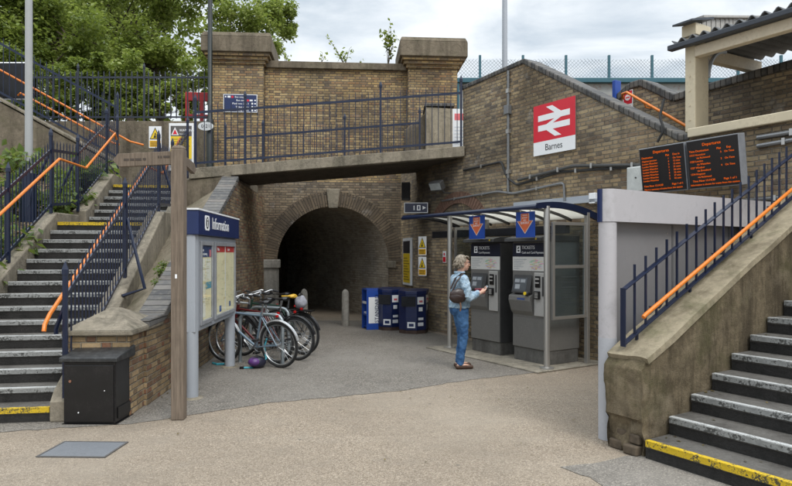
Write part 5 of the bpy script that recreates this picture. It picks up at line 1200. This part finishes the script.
sapling('tall bushy yellow green sapling growing beside the right pillar cap', on_par(388), [(.05, 0, 1.08), (-.10, .05, .9), (.13, 0, .7), (.02, .1, .95)], .11, 30, 2)
sapling('small sprig of leaves on the parapet left of the leaning sapling', on_par(322), [(0, 0, .30), (.04, 0, .22)], .09, 7, 3, mat=LEAF_M)
sapling('tiny sprig in the middle of the parapet top', on_par(361), [(.0, 0, .12)], .09, 4, 4, mat=LEAF_M)
sapling('red tinged shoot beside the left pillar cap', on_par(286), [(-.1, 0, .32), (.05, 0, .25)], .09, 9, 5, mat=LEAF_L)
rnd = random.Random(11)
WEED = leafmat('leaf_weed', (.06, .10, .02), (.12, .19, .045), (.24, .30, .10))
spots = []
for i in range(64):
    v = rnd.uniform(0, 1); u = rnd.uniform(.02, .97); y = 6.8+v*5.8; xr = -4.80-.15*(y-6.05)-.12
    x = xr-rnd.random()**1.6*2.9; spots.append((x, y))
dg_ = bpy.context.evaluated_depsgraph_get()
dg_.update()
def ground_z(x, y):
    hit = sc.ray_cast(dg_, Vector((x, y, 3.9)), Vector((0, 0, -1)))
    return hit[1].z if hit[0] else 0
kinds = ('low green weed among the litter on the left bank', 'taller leafy weed among the litter on the left bank')
proto = {}
for i, (x, y) in enumerate(spots):
    k = i % 2; z = ground_z(x, y)
    if i < 2:
        h = (.32, .55)[k]; w = sapling(kinds[k], (x, y, z), [(rnd.uniform(-.22, .22), rnd.uniform(-.2, .2), h*rnd.uniform(.5, 1)) for _ in range(7)], (.10, .13)[k], 11, 20+i, 'weed', WEED, 'weeds on the left bank', .006); proto[k] = w
    else:
        r = proto[k].copy(); COL.objects.link(r); r.location = (x, y, z); r.rotation_euler = (0, 0, rnd.uniform(0, 6)); s = rnd.uniform(.7, 1.6); r.scale = (s, s, s)
        for ch in list(proto[k].children): c = ch.copy(); COL.objects.link(c); c.parent = r
for i, (px, py, Y, s) in enumerate(((160, 288, 8.2, .8), (163, 277, 8.6, .6), (156, 296, 7.9, .6))):
    x, y, _ = at(px, 253, Y); z = ground_z(x, y); r = proto[0].copy(); COL.objects.link(r); r.location = (x, y, z); r.scale = (s*.6,)*3
    r['label'] = ('uppermost', 'middle', 'lowest')[(1, 0, 2)[i]] + ' of three small weeds in the soil strip behind the fingerpost'; r['group'] = 'weeds in the soil strip'
    for ch in list(proto[0].children): c = ch.copy(); COL.objects.link(c); c.parent = r
# fern at the far left
t = thing('fern', 'pale green fern fronds leaning in at the far left of the bank', 'fern', at=(-6.6, 9.4, ground_z(-6.6, 9.4)+.3)); bm = bmesh.new(); mb = MB()
for k in range(12):
    a = 2*PI*k/12; pts = [Vector((math.cos(a)*r_, math.sin(a)*r_, .75*r_*2.2*(1-r_*.75))) for r_ in (0, .2, .4, .6, .75)]; mb.tube(pts, [.008, .007, .006, .004, .002], 4)
    for j in range(40):
        f = j/40*4; i_ = min(3, int(f)); p = pts[i_].lerp(pts[i_+1], f-i_); sd = Vector((-math.sin(a), math.cos(a), -.15))*(1 if j % 2 else -1); L = .16*(1-j/44)+.02; d = pts[i_+1]-pts[i_]; d.normalize()
        bm.faces.new([bm.verts.new(q) for q in (p, p+sd*L*.5+d*.022, p+sd*L+d*.03, p+sd*L*.5-d*.012)])
part('stem', mb, WEED, t); part('frond', bm, WEED, t, uv=False)
# fallen leaves
bm = bmesh.new(); rnd = random.Random(5)
def litter(x, y, z, s=.05):
    a = rnd.uniform(0, 6.3); L = s*rnd.uniform(.6, 1.3); u = Vector((math.cos(a), math.sin(a), rnd.uniform(-.1, .2))); w = Vector((-math.sin(a), math.cos(a), rnd.uniform(-.15, .15)))*.5; p = Vector((x, y, z+.007))
    bm.faces.new([bm.verts.new(q) for q in (p-u*L*.5, p+w*L*.6, p+u*L*.5, p-w*L*.6)])
for i in range(230):
    y = rnd.uniform(6.5, 12.5); x = -4.95-.15*(y-6.05)-.15-rnd.random()*3.2; litter(x, y, ground_z(x, y)+.01, .09)
for i in range(60):
    p = WG.p(abs(rnd.gauss(0, .25))+.04, rnd.uniform(.2, 8)); litter(p.x, p.y, .004, .035)
for i in range(70):
    p = RW.p(rnd.uniform(-2.4, 3.0), -rnd.random()*.35-.03 if i % 2 else rnd.uniform(-3.2, 0)); litter(p.x, p.y, .012, .035)
for i in range(26):
    n_ = rnd.randint(1, 8); p = RW.p(3.13+rnd.random()**2*1.5, -3.23+(n_-1)*.31+rnd.uniform(.1, .28)); litter(p.x, p.y, n_*.147, .04)
for i in range(50): litter(rnd.uniform(-3.5, 2.5), rnd.uniform(4.2, 12), .006, .028)
o = part('fallen_leaves', bm, leafmat('leaf_dry', (.06, .045, .02), (.16, .10, .04), (.30, .22, .09)), uv=False); o['kind'] = 'stuff'

# ------------------------------------------------------------------ the woman at the machines
def rings_loft(bm, rings, n=24):
    """rings: (centre, rx(front-back), ry(side))"""
    rr_ = []
    for c, rx, ry in rings: rr_.append([bm.verts.new((c[0]+rx*math.cos(2*PI*k/n), c[1]+ry*math.sin(2*PI*k/n), c[2])) for k in range(n)])
    for A, B in zip(rr_, rr_[1:]):
        for k in range(n): bm.faces.new([A[k], A[(k+1) % n], B[(k+1) % n], B[k]])
    bm.faces.new(rr_[0][::-1]); bm.faces.new(rr_[-1])
def limb(mb, pts, r, n=16):
    # capsule chain with spline smoothing
    P_ = [Vector(p) for p in pts]; out = []; ro = []
    for i in range(len(P_)-1):
        p0, p1, p2, p3 = P_[max(0, i-1)], P_[i], P_[i+1], P_[min(len(P_)-1, i+2)]
        for s in range(6):
            u = s/6; q = .5*((2*p1)+(-p0+p2)*u+(2*p0-5*p1+4*p2-p3)*u*u+(-p0+3*p1-3*p2+p3)*u**3); out.append(q); ro.append(r[i]*(1-u)+r[i+1]*u)
    out.append(P_[-1]); ro.append(r[-1]); mb.tube(out, ro, n); mb.ball(out[0], ro[0], 12, 8); mb.ball(out[-1], ro[-1], 12, 8)
def remesh(o, vox, smooth=4, disp=None):
    m = o.modifiers.new('remesh', 'REMESH'); m.mode = 'VOXEL'; m.voxel_size = vox; m.use_smooth_shade = True
    m = o.modifiers.new('soft', 'SMOOTH'); m.factor = .5; m.iterations = smooth
    if disp:
        tx = bpy.data.textures.new('folds', 'CLOUDS'); tx.noise_scale = disp[1]; m = o.modifiers.new('folds', 'DISPLACE'); m.texture = tx; m.strength = disp[0]; m.mid_level = .5
W = thing('person', 'grey haired woman in denim shirt and jeans standing at the ticket machines with a phone', 'person', at=(.93, 8.82, .004), rotz=math.radians(12))
SKIN = NT('skin'); SKIN = SKIN.finish(SKIN.mix(SKIN.remap(SKIN.noise(SKIN.obj(), 30, 3), .35, .65), (.52, .29, .20), (.60, .37, .28)), .5, 0, None, .4)
# forward +x, left +y (towards the far side), the camera sees her right side (-y)
mb = MB()
shR, elR, wrR = (-.02, -.185, 1.27), (.03, -.245, 1.03), (.235, -.16, 1.085)
shL, elL, wrL = (-.02, .185, 1.27), (.05, .22, 1.03), (.25, .07, 1.06)
limb(mb, [(-.01, -.09, .84), (.015, -.085, .46), (-.03, -.08, .09)], [.07, .048, .034]); limb(mb, [(-.01, .09, .84), (.03, .088, .46), (.0, .085, .09)], [.07, .048, .034])
for y, x0 in ((-.08, -.03), (.085, 0)):
    limb(mb, [(x0-.035, y, .045), (x0+.06, y*1.05, .045), (x0+.15, y*1.12, .03)], [.03, .032, .022])
rings_loft(mb.b, [((-.01, 0, .80), .095, .14), ((-.015, 0, .92), .11, .155), ((-.01, 0, 1.03), .095, .13), ((-.005, 0, 1.17), .11, .15), ((-.02, 0, 1.28), .085, .165), ((-.025, 0, 1.335), .05, .08)])
for a, b, c in ((shR, elR, wrR), (shL, elL, wrL)): limb(mb, [a, b, c], [.045, .036, .024])
limb(mb, [(-.03, 0, 1.30), (-.005, 0, 1.38), (.012, 0, 1.44)], [.058, .050, .052])
hc = Vector((.028, 0, 1.50))
mb.ball(hc+Vector((-.012, 0, .025)), (.090, .070, .088), 24, 16); mb.ball(hc+Vector((.028, 0, -.035)), (.058, .055, .075), 20, 14)
mb.ball(hc+Vector((.052, 0, -.088)), (.026, .026, .020), 14, 10)
mb.tube([hc+Vector((.078, 0, .018)), hc+Vector((.094, 0, -.012)), hc+Vector((.104, 0, -.030)), hc+Vector((.080, 0, -.038))], [.010, .013, .015, .010], 10)
mb.ball(hc+Vector((.082, 0, -.058)), (.010, .022, .007), 10, 8); mb.ball(hc+Vector((.079, 0, -.070)), (.010, .020, .008), 10, 8)
for s in (-1, 1): mb.ball(hc+Vector((-.008, s*.069, -.015)), (.018, .008, .030), 10, 8); mb.ball(hc+Vector((.060, s*.032, -.025)), (.022, .022, .022), 10, 8); mb.ball(hc+Vector((.074, s*.028, .030)), (.014, .026, .008), 10, 8)
def hand(wr, fwd, up, side, curl, grip):
    wr, f, u, s = Vector(wr), Vector(fwd).normalized(), Vector(up).normalized(), Vector(side).normalized()
    mb.tube([wr-f*.01, wr+f*.03, wr+f*.075], [.024, .027, .026], 12)
    for v in (0,): pass
    for i, (o_, L) in enumerate(((-.024, .062), (-.008, .070), (.008, .066), (.024, .052))):
        b = wr+f*.075+s*o_; c1 = (f*math.cos(curl*.6)+u*math.sin(curl*.6)); c2 = (f*math.cos(curl*1.5)+u*math.sin(curl*1.5)); c3 = (f*math.cos(curl*2.2)+u*math.sin(curl*2.2))
        p1 = b+c1*L*.45; p2 = p1+c2*L*.33; p3 = p2+c3*L*.26; mb.tube([b-f*.02, b, p1, p2, p3], [.009, .009, .0085, .0078, .006], 8)
    tb = wr+f*.02-s*.024; mb.tube([tb, tb+f*.025-s*.018+u*.012, tb+f*.055-s*.014+u*.03, tb+f*.072-s*.004+u*.036], [.012, .011, .009, .007], 8)
hand(wrR, (.9, .22, .36), (-.3, .25, .9), (.15, -.95, .25), .75, 0)
hand(wrL, (.95, -.25, .20), (-.2, -.1, .95), (-.25, -.95, 0), .55, 0)
bd_ = part('body', mb, SKIN, W, smooth=True, uv=False); remesh(bd_, .0055, 3)
for s in (-1, 1):
    mb = MB(); mb.ball(hc+Vector((.070, s*.030, .006)), (.010, .014, .009), 12, 8); part('eye', mb, plain('eye_white', (.65, .63, .60), .2), W, smooth=True)
mb = MB()
for s in (-1, 1): mb.torus(hc+Vector((.090, s*.034, .004)), .026, .0028, 20, 6, 'x'); mb.tube([hc+Vector((.088, s*.060, .010)), hc+Vector((.02, s*.078, .012)), hc+Vector((-.02, s*.076, .0))], .0026, 6)
mb.tube([hc+Vector((.092, -.010, .010)), hc+Vector((.098, 0, .014)), hc+Vector((.092, .010, .010))], .0026, 6); part('glasses', mb, plain('glasses_frame', (.06, .02, .015), .3), W)
# hair: layered wavy bob made of overlapping locks
mb = MB(); rnd = random.Random(9)
mb.ball(hc+Vector((-.026, 0, .042)), (.090, .079, .084), 24, 16); mb.ball(hc+Vector((-.060, 0, -.02)), (.052, .070, .070), 20, 14)
for i in range(150):
    el = rnd.uniform(-.5, 1.3); a = rnd.uniform(-1., 1.)*(1.72 if el < .45 else 2.3)+PI; d = Vector((math.cos(a)*math.cos(el), math.sin(a)*math.cos(el), math.sin(el)))
    p = hc+Vector((-.03, 0, .022))+Vector((d.x*.080, d.y*.076, d.z*.088)); q = p+Vector((d.x*.018, d.y*.014, -.028+rnd.uniform(-.012, .012))); r_ = q+Vector((d.x*.012+rnd.uniform(-.012, .012), d.y*.014+rnd.uniform(-.012, .012), -.028))
    mb.tube([p, q, r_], [.012, .011, .004], 6)
for i in range(16):
    y = rnd.uniform(-.06, .06); p = hc+Vector((.035, y, .098)); mb.tube([p, p+Vector((.030, rnd.uniform(-.02, .02), -.010)), p+Vector((.036, rnd.uniform(-.03, .03), -.030))], [.012, .010, .004], 6)
HAIR = NT('grey_blond_hair'); _P = HAIR.obj(); HAIR = HAIR.finish(HAIR.ramp(HAIR.noise(HAIR.scalev(_P, 60, 60, 18), 1., 4, .7), [(.3, (.07, .055, .04)), (.5, (.20, .165, .12)), (.7, (.42, .37, .30))]), .55, 0, None, .4)
h_ = part('hair', mb, HAIR, W, smooth=True, uv=False); remesh(h_, .004, 2, (.007, .008))
# jeans
JEAN = NT('blue_jeans'); _P = JEAN.obj(); _c = JEAN.mix(JEAN.remap(JEAN.noise(_P, 5, 6, .65), .38, .64), (.030, .085, .20), (.085, .19, .36)); _c = JEAN.mix(JEAN.remap(JEAN.noise(JEAN.scalev(_P, 260, 260, 90), 1, 2), .4, .7, 0, .35), _c, (.02, .05, .12))
JEAN = JEAN.finish(_c, .85, 0, JEAN.bump(JEAN.noise(_P, 22, 5), .5, .01), .2)
mb = MB()
limb(mb, [(-.012, -.085, .82), (.0, -.088, .66), (.02, -.086, .46), (-.012, -.083, .26), (-.032, -.08, .085)], [.096, .078, .058, .052, .048]); limb(mb, [(-.012, .085, .82), (.01, .088, .66), (.035, .088, .46), (.01, .087, .26), (-.005, .085, .085)], [.096, .078, .058, .052, .048])
rings_loft(mb.b, [((-.02, 0, .76), .10, .14), ((-.025, 0, .84), .132, .172), ((-.018, 0, .92), .118, .163), ((-.012, 0, .97), .108, .15)])
mb.ball((-.085, -.07, .845), (.065, .082, .085), 14, 10); mb.ball((-.085, .07, .845), (.065, .082, .085), 14, 10)
j_ = part('jeans', mb, JEAN, W, smooth=True, uv=False); remesh(j_, .008, 2, (.022, .05))
# denim shirt
SHIRT = NT('pale_denim_shirt'); _P = SHIRT.obj(); _c = SHIRT.mix(SHIRT.remap(SHIRT.noise(_P, 9, 6, .7), .40, .60), (.22, .33, .41), (.52, .64, .70)); _v = SHIRT.n('TexVoronoi', None, Vector=_P, Scale=46.).outputs['Distance']
_c = SHIRT.mix(SHIRT.remap(_v, .30, .42, 0, .45), _c, (.12, .20, .32)); SHIRT = SHIRT.finish(_c, .85, 0, SHIRT.bump(SHIRT.noise(_P, 20, 5), .6, .012), .2)
mb = MB()
rings_loft(mb.b, [((-.025, 0, .87), .150, .19), ((-.022, 0, .95), .145, .182), ((-.012, 0, 1.04), .128, .160), ((-.002, 0, 1.14), .140, .175), ((-.012, 0, 1.22), .132, .190), ((-.022, 0, 1.285), .105, .185), ((-.028, 0, 1.335), .066, .10), ((-.030, 0, 1.365), .062, .072)])
limb(mb, [shR, (.0, -.235, 1.15), elR, (.11, -.225, 1.045), Vector(wrR)-Vector((.035, -.015, .008))], [.074, .066, .058, .054, .046]); limb(mb, [shL, (.01, .23, 1.15), elL, (.12, .17, 1.035), Vector(wrL)-Vector((.035, -.015, .008))], [.074, .066, .058, .054, .046])
s_ = part('shirt', mb, SHIRT, W, smooth=True, uv=False); remesh(s_, .008, 2, (.028, .045))
mb = MB(); mb.torus((-.022, 0, 1.37), .066, .016, 24, 8, 'z'); part('collar', mb, SHIRT, W, smooth=True)
for y, x0 in ((-.08, -.03), (.085, 0)):
    mb = MB(); limb(mb, [(x0-.045, y, .036), (x0+.06, y*1.05, .036), (x0+.155, y*1.12, .028)], [.036, .040, .030], 14)
    for v in mb.b.verts: v.co.z = max(.0, v.co.z) if v.co.z > .052 or v.co.z < .0 else v.co.z; v.co.z = min(v.co.z, .058)
    part('shoe', mb, plain('brown_shoe', (.07, .035, .022), .45), W, smooth=True)
# bag and phone
t = thing('shoulder_bag', 'dark brown leather bag hanging from the woman\'s shoulder', 'bag', at=tuple(W.matrix_basis @ Vector((-.10, -.235, 1.06))), rotz=math.radians(12))
mb = MB(); mb.ball((0, 0, 0), (.135, .055, .095), 22, 14); mb.ball((-.02, 0, -.03), (.12, .06, .085), 20, 12)
for v in mb.b.verts: v.co *= 1+.12*noise.noise(v.co*14)
part('pouch', mb, plain('brown_leather', (.030, .016, .013), .38, var=.4, scale=14), t, smooth=True)
mb = MB(); mb.tube([(-.10, .0, .06), (-.03, .01, .20), (.055, .045, .275), (.085, .09, .295), (.06, .12, .285), (-.02, .14, .22), (-.09, .12, .08)], .013, 8); part('strap', mb, plain('brown_leather', (.030, .016, .013)), t, smooth=True)
mb = MB(); mb.tube([(.0, -.03, -.09), (.01, -.04, -.16), (.0, -.035, -.22)], .012, 6); part('tassel', mb, plain('tan_leather', (.16, .08, .04), .5), t)
t = thing('phone', 'small dark phone held in the woman\'s raised right hand', 'phone', at=tuple(W.matrix_basis @ Vector((.335, -.135, 1.155))), rotz=math.radians(12)); t.rotation_euler = (.2, -.9, math.radians(12)); mb = MB(); mb.box(-.035, .035, -.033, .033, -.004, .004); part('case', mb, BLACK, t, bevel=.004); mb = MB(); mb.box(-.03, .03, -.029, .029, .0042, .0052); part('screen', mb, plain('phone_screen', (.3, .32, .34), .1), t)
t = thing('wallet', 'dark red wallet held in the woman\'s left hand', 'wallet', at=tuple(W.matrix_basis @ Vector((.31, .045, 1.085))), rotz=math.radians(12)); mb = MB(); mb.box(-.09, .07, -.015, .015, -.03, .05); part('cover', mb, plain('wine_leather', (.16, .012, .03), .4), t, bevel=.008)

# ------------------------------------------------------------------ camera, sky, sun
cam = bpy.data.cameras.new('camera'); co = bpy.data.objects.new('camera', cam); COL.objects.link(co)
co.location = (0, 0, H); co.rotation_euler = (PI/2, 0, 0); cam.sensor_width = 36; cam.lens = 28; cam.shift_y = 10/792; cam.clip_end = 800; cam.clip_start = .05
sc.camera = co
w = bpy.data.worlds.new('World'); sc.world = w; w.use_nodes = True; nt = w.node_tree; nt.nodes.clear()
SUN_EL, SUN_ROT = math.radians(52), math.radians(150)
out = nt.nodes.new('ShaderNodeOutputWorld'); bg = nt.nodes.new('ShaderNodeBackground'); sky = nt.nodes.new('ShaderNodeTexSky'); sky.sky_type = 'NISHITA'; sky.sun_disc = False; sky.sun_elevation = SUN_EL; sky.sun_rotation = SUN_ROT
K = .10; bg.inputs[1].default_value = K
tc = nt.nodes.new('ShaderNodeTexCoord'); mp = nt.nodes.new('ShaderNodeMapping'); mp.inputs['Scale'].default_value = (1., 1., 3.2); nt.links.new(tc.outputs['Generated'], mp.inputs[0])
nz = nt.nodes.new('ShaderNodeTexNoise'); nz.inputs['Scale'].default_value = 3.4; nz.inputs['Detail'].default_value = 7; nz.inputs['Roughness'].default_value = .55; nz.inputs['Distortion'].default_value = .35; nt.links.new(mp.outputs[0], nz.inputs['Vector'])
cr = nt.nodes.new('ShaderNodeValToRGB'); e = cr.color_ramp.elements
e[0].position = .34; e[0].color = (.40/K, .47/K, .54/K, 1); e[1].position = .62; e[1].color = (.80/K, .83/K, .85/K, 1); nt.links.new(nz.outputs[0], cr.inputs[0])
# an overcast dome is brighter towards the zenith
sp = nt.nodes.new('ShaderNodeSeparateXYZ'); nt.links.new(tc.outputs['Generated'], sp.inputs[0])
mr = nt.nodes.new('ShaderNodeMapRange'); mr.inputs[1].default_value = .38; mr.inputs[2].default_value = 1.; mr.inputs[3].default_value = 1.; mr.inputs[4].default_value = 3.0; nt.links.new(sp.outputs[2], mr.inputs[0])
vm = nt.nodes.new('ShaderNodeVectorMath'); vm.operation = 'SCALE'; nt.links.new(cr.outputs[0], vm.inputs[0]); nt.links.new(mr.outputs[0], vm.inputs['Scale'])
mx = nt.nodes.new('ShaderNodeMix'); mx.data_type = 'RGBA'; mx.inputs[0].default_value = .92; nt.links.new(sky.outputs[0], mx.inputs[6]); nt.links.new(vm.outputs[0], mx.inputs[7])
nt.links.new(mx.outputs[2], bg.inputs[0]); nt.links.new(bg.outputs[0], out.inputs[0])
ld = bpy.data.lights.new('sun', 'SUN'); ld.energy = 1.3; ld.angle = math.radians(25); ld.color = (1, .96, .90); lo = bpy.data.objects.new('sun', ld); COL.objects.link(lo)
sd = Vector((math.sin(SUN_ROT)*math.cos(SUN_EL), math.cos(SUN_ROT)*math.cos(SUN_EL), math.sin(SUN_EL)))     # towards the sun
lo.rotation_euler = sd.to_track_quat('Z', 'Y').to_euler(); lo.location = (0, 0, 20)
sc.view_settings.view_transform = 'Standard'; sc.view_settings.look = 'None'; sc.view_settings.gamma = 1; sc.view_settings.use_curve_mapping = False; sc.view_settings.exposure = 0.5
sc.render.engine = 'CYCLES'; sc.cycles.max_bounces = 8; sc.cycles.transparent_max_bounces = 16
